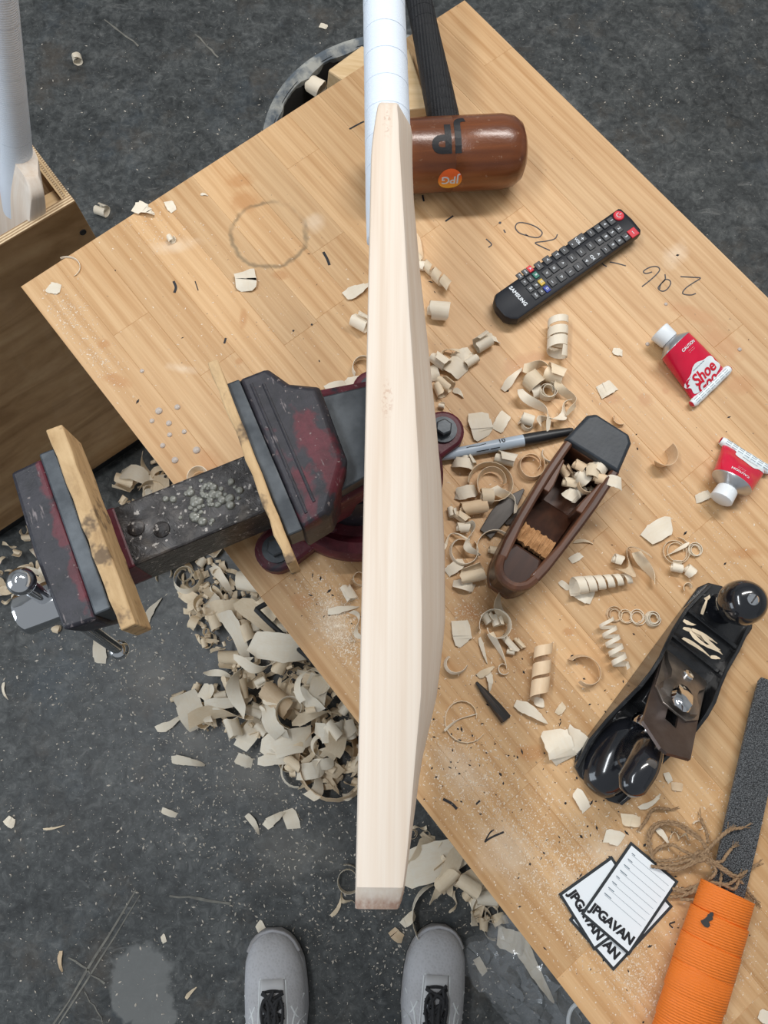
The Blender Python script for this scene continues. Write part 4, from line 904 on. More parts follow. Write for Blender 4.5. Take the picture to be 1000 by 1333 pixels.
# ------------------------------------------------------------------ swing tags and twine
def card(px4, z, label, front, extra=None):
    q = [W(*p, ZT+z) for p in px4]; ex = (q[1]-q[0]); ey = (q[3]-q[0]); w_, h2 = ex.length, ey.length; a = atan2(ex.y, ex.x)
    t = thing('swing_tag', label, 'tag', (q[0].x, q[0].y, ZT), a, 'swing tags tied to the rasp')
    M().box((w_/2, -h2/2, z-.0003), (w_, h2, .0006)).obj('card', 'card_edge', t, 0)
    bd = .0024; f = M().box((w_/2, -h2/2, z+.0001), (w_-2*bd, h2-2*bd, .0003)).obj('card_face', 'card', t, 0)
    fs = .0106
    text('JPGAVAN', fs, 'ink', f, (w_*.5, -h2+.0105, z+.0004), 0, bold=.0005, space=.97)
    if front:
        for k in range(8):
            y = -.0085-k*(h2-.028)/8
            M().box((w_/2+.001, y, z+.0003), (w_-.012, .00028, .0001)).obj('ruled_line', 'print_grey', f, 0)
            M().box((.0060+.0006*(k*5 % 4+3), y+.0011, z+.0003), (.0012*(k*5 % 4+3), .0008, .0001)).obj('small_print', 'print_grey', f, 0)
        hq = W(850, 1128, ZT+z); hx = (Matrix.Rotation(-a, 4, 'Z') @ (hq-q[0])); M().lathe([(.0016, z+.0002), (.0016, z+.0006), (.0002, z+.0006)], 12, Matrix.Translation((hx.x, hx.y, 0))).obj('tag_hole', 'card_edge', f)
    return t
cr1 = lambda x, y: (700+x/3.333, 1000+y/3.333)
card([cr1(420, 470), cr1(590, 602), cr1(322, 858), cr1(152, 726)][:4] if False else [cr1(395, 385), cr1(588, 600), cr1(320, 862), cr1(127, 647)], .0010, 'swing tag at the bottom of the tag stack, only its dark edge showing', False)
card([cr1(350, 340), cr1(560, 570), cr1(275, 826), cr1(120, 586)][:4] if False else [cr1(322, 380), cr1(477, 620), cr1(275, 826), cr1(120, 586)], .0022, 'middle swing tag with black lettering, askew under the top tag', False)
card([cr1(405, 318), cr1(612, 492), cr1(372, 808), cr1(175, 620)], .0034, 'top swing tag of the stack, white card ruled with grey lines', True)
tw_ = thing('jute_twine', 'frayed brown jute twine tangled from the tags round the rasp', 'twine', tuple(W(900, 1130, ZT)))
tl = W(900, 1130, ZT)
c9 = lambda x, y, z: W(830+x/5.882, 1040+y/5.882, ZT+z)-tl
strands = [
    [(105, 515, .005), (200, 530, .008), (300, 545, .010), (420, 500, .014), (500, 450, .017), (560, 370, .018), (640, 290, .019), (720, 235, .017), (810, 220, .016)],
    [(130, 470, .005), (240, 470, .008), (340, 450, .010), (440, 430, .014), (520, 400, .018), (600, 320, .019), (690, 240, .018)],
    [(150, 500, .006), (280, 500, .009), (400, 465, .013), (500, 430, .017), (620, 520, .019), (720, 590, .018), (800, 640, .012), (840, 700, .006), (900, 770, .003)],
    [(200, 520, .008), (330, 530, .011), (450, 470, .015), (560, 470, .018), (660, 530, .019), (760, 590, .018), (850, 540, .010), (920, 500, .005)],
    [(10, 240, .003), (70, 160, .003), (110, 90, .003), (160, 70, .004), (250, 80, .003)],
    [(110, 440, .005), (85, 340, .005), (100, 230, .005), (180, 180, .006), (290, 180, .008), (390, 230, .010), (480, 300, .012), (520, 380, .016)],
    [(120, 460, .006), (95, 300, .006), (170, 200, .008), (300, 200, .010), (400, 260, .012), (500, 330, .014), (540, 400, .018)],
    [(110, 430, .004), (170, 370, .005), (260, 350, .007), (340, 390, .009), (420, 430, .013), (480, 460, .016)],
    [(540, 340, .015), (530, 260, .012), (500, 190, .008), (485, 150, .005)],
    [(250, 750, .004), (360, 740, .006), (460, 680, .012), (560, 640, .020), (660, 660, .020), (740, 690, .018), (780, 620, .016)],
    [(270, 690, .004), (380, 690, .006), (480, 650, .012), (570, 600, .018), (600, 540, .018), (540, 470, .018)],
    [(330, 770, .006), (470, 770, .016), (560, 745, .024), (620, 690, .022), (640, 600, .019)],
    [(540, 480, .018), (640, 480, .019), (680, 430, .018), (720, 380, .016)],
    [(300, 700, .004), (400, 720, .008), (500, 680, .015), (600, 650, .020), (700, 650, .019), (770, 600, .017)],
]
for s in strands:
    pts = spline([c9(*q) for q in s], 10); m = M()
    for ph_ in (0, pi):
        tw2 = []
        for i, p in enumerate(pts):
            t = (pts[min(i+1, len(pts)-1)]-pts[max(i-1, 0)]).normalized(); u = t.cross(Vector((0, 0, 1))).normalized(); v = u.cross(t); an = i*.9+ph_; tw2.append(p+(u*cos(an)+v*sin(an))*.00055)
        m.tube(tw2, .00098, 6)
    e = pts[-1]; dd = (pts[-1]-pts[-3]).normalized()
    for k in range(5):
        q = dd+Vector((RND.uniform(-.5, .5), RND.uniform(-.5, .5), RND.uniform(-.2, .1))); m.tube([e, e+q*.004, e+q*.007+Vector((0, 0, -.0006))], .00025, 4)
    m.obj('strand', 'twine', tw_, 60)
M().tube([c9(480+42*cos(t), 440+36*sin(t), .0165+.002*sin(2*t)) for t in [k*pi/6 for k in range(13)]], .0016, 7).obj('knot', 'twine', tw_)

# ------------------------------------------------------------------ shavings
SH_SEED = [100]
def curl_mesh(kind, w, r, ln, turns, rnd):
    """w width, r radius, ln length; lies on z = 0"""
    m = M(); th = .00045
    if kind == 'roll':       # coiled round a lying axis
        N = int(14*turns)+6; pts = []; wd = []
        for i in range(N):
            f = i/(N-1); a = 2*pi*turns*f; rr = r*(.45+.55*f); sh = w*.25*f*rnd.uniform(.7, 1)
            pts.append(Vector((sh, rr*cos(a), rr*sin(a)))); k = w/2*(1-.5*max(0, 1-f*5))*(1-.35*max(0, f*6-5)); wd.append(Vector((k, rnd.uniform(-.04, .04)*w, 0)))
    elif kind == 'ring':     # coil standing on its edge
        N = int(18*turns)+6; pts = []; wd = []; tl_ = rnd.uniform(-.25, .25)
        for i in range(N):
            f = i/(N-1); a = 2*pi*turns*f; rr = r*(.55+.45*f)*(1+.06*sin(a*1.5)); pts.append(Vector((rr*cos(a), rr*sin(a), w*.12*sin(a*.7)))); wd.append(Vector((tl_*w*.5*cos(a), tl_*w*.5*sin(a), w/2*(1-.6*max(0, 1-f*6)))))
    elif kind == 'helix':    # open spring
        N = int(16*turns)+6; pts = []; wd = []
        for i in range(N):
            f = i/(N-1); a = 2*pi*turns*f; rr = r*(.55+.45*f) if r > 0 else -r
            pts.append(Vector((ln*(f-.5), rr*cos(a), rr*sin(a)))); k = w/2*(.6+.4*f); wd.append(Vector((k, -k*.12*sin(a), k*.12*cos(a))))
    elif kind == 'chip':     # short curved flake
        N = 9; pts = []; wd = []; sp = turns*pi
        for i in range(N):
            f = i/(N-1)-.5; a = sp*f; R_ = ln/max(.2, sp); pts.append(Vector((R_*sin(a), rnd.uniform(-.03, .03)*w, -R_*(1-cos(a))))); k = w/2*(1-.55*rnd.random()*max(0, abs(f)*2-.6)*2.5); wd.append(Vector((rnd.uniform(-.15, .15)*w, k, rnd.uniform(-.06, .06)*w)))
    elif kind == 'strip':    # long wandering ribbon
        N = 28; pts = []; wd = []; p0 = rnd.uniform(0, 6)
        for i in range(N):
            f = i/(N-1); a = turns*2*pi*f+p0; pts.append(Vector((ln*(f-.5), r*sin(a), r*.5*(1+cos(a*1.3))))); tw = a*.6
            wd.append(Vector((0, cos(tw), sin(tw)))*w/2*(1-.7*max(0, f*5-4)))
    elif kind == 'spear':    # long pointed flake
        N = 12; pts = []; wd = []; bw_ = rnd.uniform(-.25, .25)
        for i in range(N):
            f = i/(N-1); pts.append(Vector((ln*(f-.5), bw_*ln*(f-.5)**2*2, r*sin(pi*f)))); wd.append(Vector((rnd.uniform(-.12, .12)*w, w/2*max(.08, (1-f)**.55*min(1, .55+f*2.2)*rnd.uniform(.82, 1)), w*.12*sin(f*5))))
    m.ribbon(pts, wd, th)
    zs = [v[2] for v in m.v]; z0 = min(zs); m.v = [(x, y, z-z0) for x, y, z in m.v]; return m
def shaving(px, py, kind, wpx, rpx, lpx, turns, ang, label, group, z=ZT, mat=None, tilt=0, name='wood_shaving', dz=0):
    SH_SEED[0] += 1; rnd = random.Random(SH_SEED[0]); k = .00074 if z > .5 else .00132
    m = curl_mesh(kind, wpx*k, rpx*k, lpx*k, turns, rnd)
    o = m.obj(name, mat or 'shav%d' % rnd.choice((0, 0, 1, 1, 1, 1, 2)), smooth=50)
    zc = z+dz; h = max(v[2] for v in m.v); p = W(px, py, zc+h*.5)
    o.location = (p.x, p.y, zc); o.rotation_euler = (radians(tilt), 0, radians(-ang))
    if tilt:
        mw = Matrix.Rotation(radians(-ang), 3, 'Z') @ Matrix.Rotation(radians(tilt), 3, 'X'); o.location.z += -min((mw @ Vector(v)).z for v in m.v)
    return tag(o, label, 'wood shaving', group)
G = lambda s: s
g1 = 'shavings between the bat and the remote'; gB = 'shavings heaped between bat and marker'; gC = 'tangle of curls between remote and wooden plane'
gD = 'curls between the marker and the wooden plane'; gE = 'curls below the wooden plane'; gF = 'curls between wooden plane and metal plane'; gL = 'shavings on the vise side of the bat'; gT = 'flakes around the swing tags'
T = [
 # beside the bat, upper
 (545, 322, 'spear', 15, 5, 46, 1, 75, 'pointed pale flake beside the bat, below the mallet', g1), (562, 352, 'helix', 17, 9, 62, 3.4, 48, 'spring-shaped pale shaving beside the bat, level with the remote', g1),
 (568, 402, 'roll', 28, 14, 0, 1.6, 8, 'thick open roll of shaving beside the bat, level with the lettered end of the remote', g1), (541, 345, 'roll', 22, 8, 0, 1.4, 10, 'small roll touching the spring-shaped shaving', g1),
 # left of the bat
 (467, 378, 'spear', 22, 6, 42, 1, -30, 'white pointed flake on the vise side of the bat', gL), (467, 418, 'roll', 24, 14, 0, 1.2, 30, 'broad white curl on the vise side of the bat', gL), (474, 476, 'ring', 12, 17, 0, .8, 60, 'thin ring of shaving half under the bat by the vise', gL),
 (437, 507, 'chip', 20, 0, 34, .5, -15, 'broad pale flake lying behind the fixed jaw', gL), (462, 498, 'chip', 16, 0, 30, .4, -10, 'flat flake between the fixed jaw and the bat', gL), (260, 622, 'ring', 13, 18, 0, .9, 0, 'ring-shaped curl on the table against the vise slide bar', gL),
 (452, 770, 'roll', 20, 9, 0, 1.3, 60, 'small white roll on the table in front of the vise base', gL), (447, 793, 'spear', 12, 4, 40, 1, -10, 'yellowish twisted sliver in front of the vise base', gL), (466, 815, 'strip', 7, 7, 40, 1, 60, 'white bent sliver against the bat in front of the vise', gL), (468, 752, 'ring', 8, 10, 0, .8, 0, 'tiny ring curl against the bat by the vise base', gL),
 # heap B
 (570, 468, 'roll', 24, 11, 0, 1.3, 40, 'curled shaving', gB), (592, 478, 'chip', 26, 0, 36, .6, 40, 'broad bright flake', gB), (577, 499, 'roll', 22, 10, 0, 1.1, 40, 'curled shaving', gB), (604, 464, 'chip', 22, 0, 34, .7, -20, 'broad bright flake', gB),
 (612, 470, 'roll', 20, 9, 0, 1, -35, 'curled shaving', gB), (628, 447, 'roll', 24, 13, 0, 1.2, -35, 'curled shaving', gB), (638, 440, 'spear', 16, 5, 30, 1, 15, 'pointed flake', gB), (563, 486, 'chip', 18, 0, 26, .6, 70, 'broad bright flake', gB), (598, 511, 'spear', 10, 3, 18, 1, 40, 'pointed flake', gB), (574, 528, 'roll', 8, 5, 0, 1, 10, 'curled shaving', gB), (585, 459, 'strip', 7, 6, 40, 1, -30, 'thin sliver', gB), (572, 506, 'roll', 18, 9, 0, 1, 70, 'curled shaving', gB),
 (625, 553, 'chip', 30, 0, 40, .35, 75, 'broad ragged flake lying above the marker barrel', gB), (653, 549, 'chip', 17, 0, 30, .3, -60, 'narrow flake lying above the marker barrel', gB),
 # tangle C
 (726, 438, 'helix', 17, -14, 52, 3.2, 95, 'tightly coiled pinkish shaving standing out above the tangle of curls', gC), (719, 487, 'roll', 26, 16, 0, 1.3, 20, 'curled shaving', gC), (693, 493, 'roll', 20, 15, 0, 1.6, 50, 'curled shaving', gC), (713, 510, 'ring', 14, 13, 0, 2.2, 0, 'curled shaving', gC), (668, 492, 'spear', 14, 8, 44, 1, -50, 'pointed flake', gC),
 (738, 515, 'strip', 14, 10, 60, 1.2, 80, 'ribbon of shaving', gC), (700, 532, 'strip', 14, 9, 70, 1, 60, 'ribbon of shaving', gC), (685, 545, 'roll', 16, 9, 0, 1.8, 20, 'curled shaving', gC), (725, 540, 'strip', 12, 8, 60, 1.3, -35, 'ribbon of shaving', gC), (697, 508, 'chip', 14, 0, 40, 1.2, 70, 'broad bright flake', gC), (686, 552, 'ring', 7, 10, 0, 1.5, 0, 'curled shaving', gC), (705, 480, 'strip', 16, 8, 50, 1, 15, 'ribbon of shaving', gC),
 # singles, right
 (790, 506, 'chip', 19, 0, 26, .3, -30, 'squarish flake between remote and wooden plane nose', None), (804, 458, 'chip', 11, 0, 14, .2, 20, 'tiny white flake below the handwritten 296', None), (861, 594, 'ring', 22, 19, 0, .55, 150, 'C-shaped curl between the two glue tubes and the wooden plane', None), (916, 646, 'chip', 12, 0, 24, .4, -25, 'small oval flake beside the white cap of the lower glue tube', None), (806, 543, 'ring', 6, 12, 0, .4, 200, 'thin arc of shaving behind the black nose pad', None), (188, 272, 'spear', 22, 4, 34, 1, 20, 'white torn flake at the far table edge near the crate', gL), (222, 268, 'chip', 13, 0, 20, .3, 60, 'small white flake beside the torn flake near the crate', gL), (222, 310, 'roll', 10, 6, 0, 1, 60, 'little white curl on the table near the glue ring stain', gL), (266, 253, 'spear', 5, 1, 11, 1, 10, 'tiny white sliver near the far table edge', gL), (320, 365, 'chip', 30, 0, 34, .35, 80, 'square white flake lying by itself below the glue ring stain', gL), (70, 375, 'chip', 17, 0, 19, .15, 5, 'white square flake at the table corner by the crate', gL), (88, 352, 'ring', 3, 24, 0, .45, 40, 'thin wiry curl at the table corner by the crate', gL),
 # D
 (641, 629, 'ring', 13, 30, 0, 1.5, 0, 'large ring-shaped curl beside the wooden plane', gD), (691, 605, 'ring', 11, 21, 0, 1.2, 40, 'ring-shaped curl against the side of the wooden plane by the marker cap', gD), (604, 604, 'chip', 14, 0, 46, 1, 10, 'curved shaving', gD), (608, 598, 'roll', 18, 9, 0, 1.2, 60, 'rolled shaving', gD), (655, 597, 'roll', 26, 11, 0, 1.3, 15, 'rolled shaving', gD), (607, 641, 'chip', 18, 0, 34, .6, -15, 'curved shaving', gD), (613, 660, 'roll', 34, 10, 0, 1.6, -8, 'rolled shaving', gD), (599, 672, 'roll', 18, 8, 0, 1.3, 40, 'rolled shaving', gD), (601, 686, 'roll', 16, 7, 0, 1.5, 0, 'rolled shaving', gD), (602, 716, 'ring', 9, 22, 0, 1.1, 0, 'ring-shaped curl', gD), (647, 711, 'ring', 11, 27, 0, .8, 80, 'ring-shaped curl', gD), (613, 703, 'strip', 11, 9, 46, 1, 70, 'ribbon of shaving', gD), (612, 749, 'roll', 32, 12, 0, 1, -15, 'rolled shaving', gD), (604, 762, 'chip', 12, 0, 34, .7, 15, 'curved shaving', gD), (593, 738, 'chip', 14, 0, 30, .5, -35, 'curved shaving', gD), (590, 702, 'strip', 5, 8, 40, 1, -20, 'ribbon of shaving', gD), (640, 716, 'roll', 10, 6, 0, 1.4, 10, 'rolled shaving', gD), (632, 645, 'roll', 16, 12, 0, 1.6, 0, 'rolled shaving', gD), (660, 650, 'strip', 14, 8, 44, .8, 60, 'ribbon of shaving', gD), (588, 665, 'roll', 12, 7, 0, 1.2, 80, 'rolled shaving', gD), (716, 588, 'ring', 6, 17, 0, .45, 200, 'thin arc of shaving', gD),
 # E
 (647, 815, 'ring', 16, 22, 0, 1.0, 170, 'looped ribbon of shaving under the heel of the wooden plane', gE), (655, 788, 'strip', 12, 8, 46, .6, 80, 'ribbon of shaving', gE), (634, 803, 'roll', 14, 9, 0, 1.2, 60, 'rolled shaving', gE), (646, 806, 'roll', 14, 9, 0, 1.2, 75, 'rolled shaving', gE), (648, 845, 'strip', 9, 3, 44, .4, 70, 'ribbon of shaving', gE), (601, 824, 'chip', 24, 0, 30, .2, 80, 'flat ragged white flake against the bat', gE), (592, 862, 'ring', 12, 17, 0, .6, 230, 'half-ring curl against the bat', gE), (629, 847, 'spear', 7, 3, 34, 1, 75, 'yellow splinter', gE), (633, 874, 'spear', 12, 4, 24, 1, -30, 'yellow splinter', gE), (638, 886, 'spear', 11, 3, 26, 1, 85, 'yellow splinter', gE), (662, 836, 'roll', 24, 5, 0, 1.4, 50, 'rolled shaving', gE), (675, 836, 'roll', 16, 4, 0, 1.3, 50, 'rolled shaving', gE), (664, 848, 'roll', 10, 5, 0, 1.2, 10, 'rolled shaving', gE), (655, 870, 'ring', 5, 8, 0, .9, 0, 'thin broken ring of shaving', gE),
 (705, 873, 'helix', 22, -11, 62, 2.8, 98, 'corkscrew shaving standing alone between bat and metal plane', gF), (702, 914, 'chip', 11, 0, 14, .3, 20, 'small flake below the corkscrew shaving', gF), (763, 876, 'ring', 14, 24, 0, .75, 130, 'large C-shaped curl beside the metal plane', gF), (783, 758, 'helix', 12, 12, 74, 6, 172, 'white springy curl with many turns', gF), (759, 772, 'chip', 22, 0, 30, .35, 30, 'flat flake under the springy white curl', gF), (822, 728, 'strip', 16, 14, 44, 1.1, -30, 'folded ribbon of shaving above the springy curl', gF), (840, 740, 'strip', 14, 6, 46, .6, 75, 'folded ribbon of shaving hanging down towards the metal plane', gF), (803, 728, 'roll', 12, 8, 0, 1.4, 20, 'small roll at the end of the folded ribbon', gF),
 (727, 970, 'chip', 34, 0, 44, .6, 70, 'broad crinkled shaving against the heel of the metal plane', gF), (752, 965, 'chip', 24, 0, 34, .5, 40, 'broad pale shaving half under the metal plane', gF), (757, 1042, 'chip', 14, 0, 26, .3, 60, 'pale flake under the heel of the metal plane', gF), (693, 927, 'spear', 19, 5, 46, 1, 33, 'white boat-shaped flake beside the charred stick', gF), (603, 935, 'ring', 3, 30, 0, .9, 0, 'thin wiry ring beside the charred stick', gF), (600, 940, 'strip', 3, 4, 46, .5, -30, 'thin wiry sliver inside the wiry ring', gF), (730, 923, 'chip', 9, 0, 16, .4, -50, 'small bent flake', gF),
 (800, 800, 'ring', 3, 11, 0, 2.5, 0, 'thin wiry loops', gF), (815, 802, 'ring', 3, 10, 0, 2.0, 40, 'thin wiry loops', gF), (830, 803, 'ring', 3, 11, 0, 2.3, 90, 'thin wiry loops', gF), (850, 805, 'ring', 6, 10, 0, 3, 0, 'thin wiry loops', gF), (799, 838, 'helix', 7, -10, 62, 5.2, 75, 'narrow white spring beside the metal plane', gF),
 (858, 690, 'chip', 26, 0, 44, .3, -30, 'fin-shaped white flake', gF), (880, 718, 'ring', 4, 19, 0, 2.2, 0, 'wiry ring of shaving', gF), (882, 715, 'strip', 6, 2, 36, .4, -35, 'white sliver', gF), (905, 716, 'ring', 4, 10, 0, 2.6, 0, 'wiry ring of shaving', gF), (880, 738, 'roll', 14, 9, 0, 1, 10, 'white curl', gF), (897, 742, 'roll', 12, 8, 0, 1.5, 40, 'white curl', gF), (750, 726, 'chip', 10, 0, 18, .2, -30, 'small flake beside the cheek of the wooden plane', gF), (760, 704, 'spear', 6, 2, 26, 1, 5, 'thin sliver beside the cheek of the wooden plane', gF), (735, 762, 'chip', 8, 0, 16, .2, 40, 'small flake', gF), (896, 765, 'ring', 6, 7, 0, .6, 0, 'small arc', gF),
 (800, 1090, 'chip', 17, 0, 22, .2, 10, 'squarish white flake above the swing tags', gT), (822, 1068, 'chip', 14, 0, 24, .3, 10, 'ragged flake above the swing tags', gT), (848, 1045, 'spear', 9, 5, 32, 1, -30, 'white curved sliver under the metal plane tote', gT), (864, 1088, 'spear', 9, 3, 28, 1, 55, 'white sliver inside the loop of twine', gT), (885, 1088, 'strip', 4, 3, 24, 2, 10, 'crinkled sliver beside the loop of twine', gT), (910, 1075, 'ring', 4, 7, 0, .7, 90, 'small arc beside the rasp blade', gT), (882, 1024, 'chip', 10, 0, 14, .3, 10, 'small flake beside the metal plane tote', gT), (870, 1012, 'chip', 8, 0, 12, .3, 70, 'tiny flake beside the metal plane tote', gT), (945, 1270, 'spear', 10, 2, 44, 1, -70, 'flat pale splinter beside the orange grip', gT), (997, 1324, 'chip', 14, 0, 16, .3, 20, 'pale flake near the beside the orange grip', gT),
]
WHERE = {gB: 'in the heap between the bat and the marker', gC: 'in the tangle between remote and wooden plane', gD: 'between the marker and the wooden plane', gE: 'below the heel of the wooden plane', gF: 'between the wooden plane and the metal plane'}
for px, py, kind, w, r, l, tu, an, lab, grp in T:
    if len(lab.split()) < 6 and grp in WHERE: lab = 'pale '+lab.replace('pale ', '')+' '+WHERE[grp]
    shaving(px, py, kind, w, r, l, tu, an, lab, grp, mat='shav1' if ('white' in lab or 'bright' in lab) else None)
# curls packed in the throat of the wooden plane
for i, (px, py, kind, w, r, l, tu, an, dz) in enumerate(((735, 612, 'roll', 18, 9, 0, 1.2, 60, .024), (740, 628, 'roll', 18, 8, 0, 1.4, 10, .026), (752, 640, 'roll', 20, 9, 0, 1.2, -20, .022), (744, 645, 'chip', 16, 0, 24, .6, 30, .028), (757, 620, 'roll', 18, 10, 0, 1.5, 40, .032), (772, 612, 'roll', 18, 12, 0, 1.4, 100, .036), (765, 628, 'ring', 10, 20, 0, .85, 200, .034), (780, 622, 'roll', 16, 8, 0, 1.6, 20, .040), (752, 606, 'roll', 15, 8, 0, 1.4, 30, .036), (783, 606, 'chip', 18, 0, 30, 1, 40, .044), (748, 622, 'roll', 16, 9, 0, 1.3, 80, .015), (764, 608, 'roll', 16, 9, 0, 1.3, 0, .018), (768, 640, 'roll', 15, 8, 0, 1.3, 50, .012), (800, 627, 'chip', 15, 0, 22, .5, 20, .050))):
    shaving(px, py, kind, w, r, l, tu, an, 'pale curl stuffed in the throat of the wooden plane', 'curls in the wooden plane', dz=dz)
# slivers caught in the metal plane
for i, (px, py, l, an, dz) in enumerate(((917, 789, 22, -65, .011), (922, 778, 9, -40, .011), (898, 812, 16, 20, .022), (905, 824, 30, 35, .022), (912, 836, 34, 38, .024), (918, 828, 34, 30, .024), (925, 838, 28, 42, .026), (931, 845, 22, 30, .026), (908, 842, 40, 36, .022), (932, 856, 12, 10, .024))):
    shaving(px, py, 'spear', 6, 2, l, 1, an, 'pale splinter caught in the mouth of the metal plane' if i > 1 else 'pale splinter lying on the toe of the metal plane', 'splinters in the metal plane', dz=dz, mat='shav0', name='wood_splinter')

# dark slips of wood on the table
o, a, ln = frame2((629, 693), (682, 637), ZT+.003)
gb = thing('pointed_slip', 'grey-brown pointed wooden slip lying between curls and wooden plane', 'wood slip', (o.x, o.y, ZT), a)
M().loft([[(0, -.010, 0), (0, .004, 0), (0, .004, .003), (0, -.010, .004)], [(ln*.35, -.009, 0), (ln*.35, .0085, 0), (ln*.35, .0085, .004), (ln*.35, -.009, .006)], [(ln*.62, -.0085, 0), (ln*.62, .009, 0), (ln*.62, .009, .004), (ln*.62, -.0085, .006)], [(ln, -.001, .002), (ln, .001, .002), (ln, .001, .004), (ln, -.001, .004)]]).obj('slip_body', 'greywood', gb, 30, .0006)
M().loft([[(ln*.36, -.012, .0005), (ln*.36, -.009, .0005), (ln*.36, -.009, .003), (ln*.36, -.012, .002)], [(ln*.5, -.018, .0005), (ln*.5, -.010, .0005), (ln*.5, -.010, .004), (ln*.5, -.018, .002)], [(ln*.75, -.013, .0005), (ln*.75, -.009, .0005), (ln*.75, -.009, .003), (ln*.75, -.013, .002)]]).obj('split_edge', 'greywood', gb, 30, .0004)
o, a, ln = frame2((620, 888), (659, 937), ZT+.003)
cs = thing('charred_stick', 'short tapered stick with a charred black end', 'stick', (o.x, o.y, ZT), a)
M().loft([[(x, w*c1, .0032+.0032*min(1, w/.004)*c2) for c1, c2 in ((-1, -1), (1, -1), (1.1, .2), (.3, 1), (-.7, .9))] for x, w in ((0, .0012), (ln*.3, .0032), (ln*.7, .0048), (ln, .0052))]).obj('stick_body', 'char', cs, 30, .0004)

# ------------------------------------------------------------------ shavings on the floor
def inpoly(x, y, P):
    c = False
    for i in range(len(P)):
        (a, b), (d_, e) = P[i], P[i-1]
        if (b > y) != (e > y) and x < (d_-a)*(y-b)/(e-b)+a: c = not c
    return c
KN = {'roll': 'rolled', 'chip': 'flat', 'strip': 'wavy', 'spear': 'pointed', 'ring': 'ring-shaped'}
def heap(poly, n, seed, where, group, hmax, smin, smax, core, filler=0):
    r_ = random.Random(seed); k = 0; fill = M()
    xs_ = [p[0] for p in poly]; ys_ = [p[1] for p in poly]
    while k < n+filler:
        x, y = r_.uniform(min(xs_), max(xs_)), r_.uniform(min(ys_), max(ys_))
        if not inpoly(x, y, poly): continue
        k += 1; dd = min(1, sqrt(((x-core[0])/core[2])**2+((y-core[1])/core[3])**2)); hz = hmax*(1-dd)*r_.uniform(.35, 1)
        kind = r_.choice(('roll', 'roll', 'chip', 'chip', 'strip', 'spear', 'roll', 'ring')); s = smin+(smax-smin)*r_.random()**1.6
        if k > n: s = smin*r_.uniform(.3, .9); hz *= r_.random()
        args = {'roll': (s*.62, s*.30, 0, r_.uniform(.6, 1.5)), 'ring': (s*.32, s*.46, 0, r_.uniform(.6, 1.3)), 'chip': (s*.62, 0, s*1.35, r_.uniform(.3, 1.1)), 'strip': (s*.42, s*.22, s*1.7, r_.uniform(.5, 1)), 'spear': (s*.5, s*.2, s*1.4, 1)}[kind]
        if k <= n: shaving(x, y, kind, *args, r_.uniform(0, 360), 'pale '+KN[kind]+' wood shaving '+where, group, z=0, tilt=r_.uniform(-40, 40), dz=hz, mat='shav%d' % r_.choice((0, 0, 1, 1, 1)))
        else:
            m = curl_mesh(kind, *[q*.00132 for q in args[:3]], args[3], r_); p = W(x, y, hz); mx = Matrix.Translation((p.x, p.y, hz+.004)) @ rotm('Z', r_.uniform(0, 6.3)) @ rotm('X', r_.uniform(-.7, .7)); fill.add(m.v, m.f, mx)
    if filler: tag(fill.obj('shaving_litter', 'shav0', smooth=50), 'mass of small shreds filling the heap '+where, 'shavings', kind='stuff')
pileP = [(225, 690), (330, 700), (372, 800), (480, 960), (490, 1010), (450, 1038), (390, 1020), (340, 960), (262, 950), (255, 890), (296, 860), (255, 840), (236, 770)]
heap(pileP, 96, 31, 'in the big heap on the floor under the table edge', 'shavings heaped on the floor', .13, 22, 62, (400, 880, 190, 190), 420)
heap([(165, 620), (240, 585), (300, 640), (260, 700), (150, 690)], 22, 32, 'on the floor between crate and vise bar', 'shavings by the crate', .06, 26, 64, (190, 650, 90, 70), 50)
heap([(-10, 695), (40, 690), (70, 740), (40, 790), (-10, 790)], 9, 33, 'on the floor beside the vise screw', 'shavings beside the vise screw', .03, 26, 50, (10, 740, 50, 50), 20)
heap([(540, 1060), (600, 1120), (680, 1200), (640, 1210), (590, 1180), (530, 1120)], 11, 34, 'on the floor under the bat toe', 'shavings under the bat toe', .04, 26, 56, (590, 1130, 60, 60), 40)
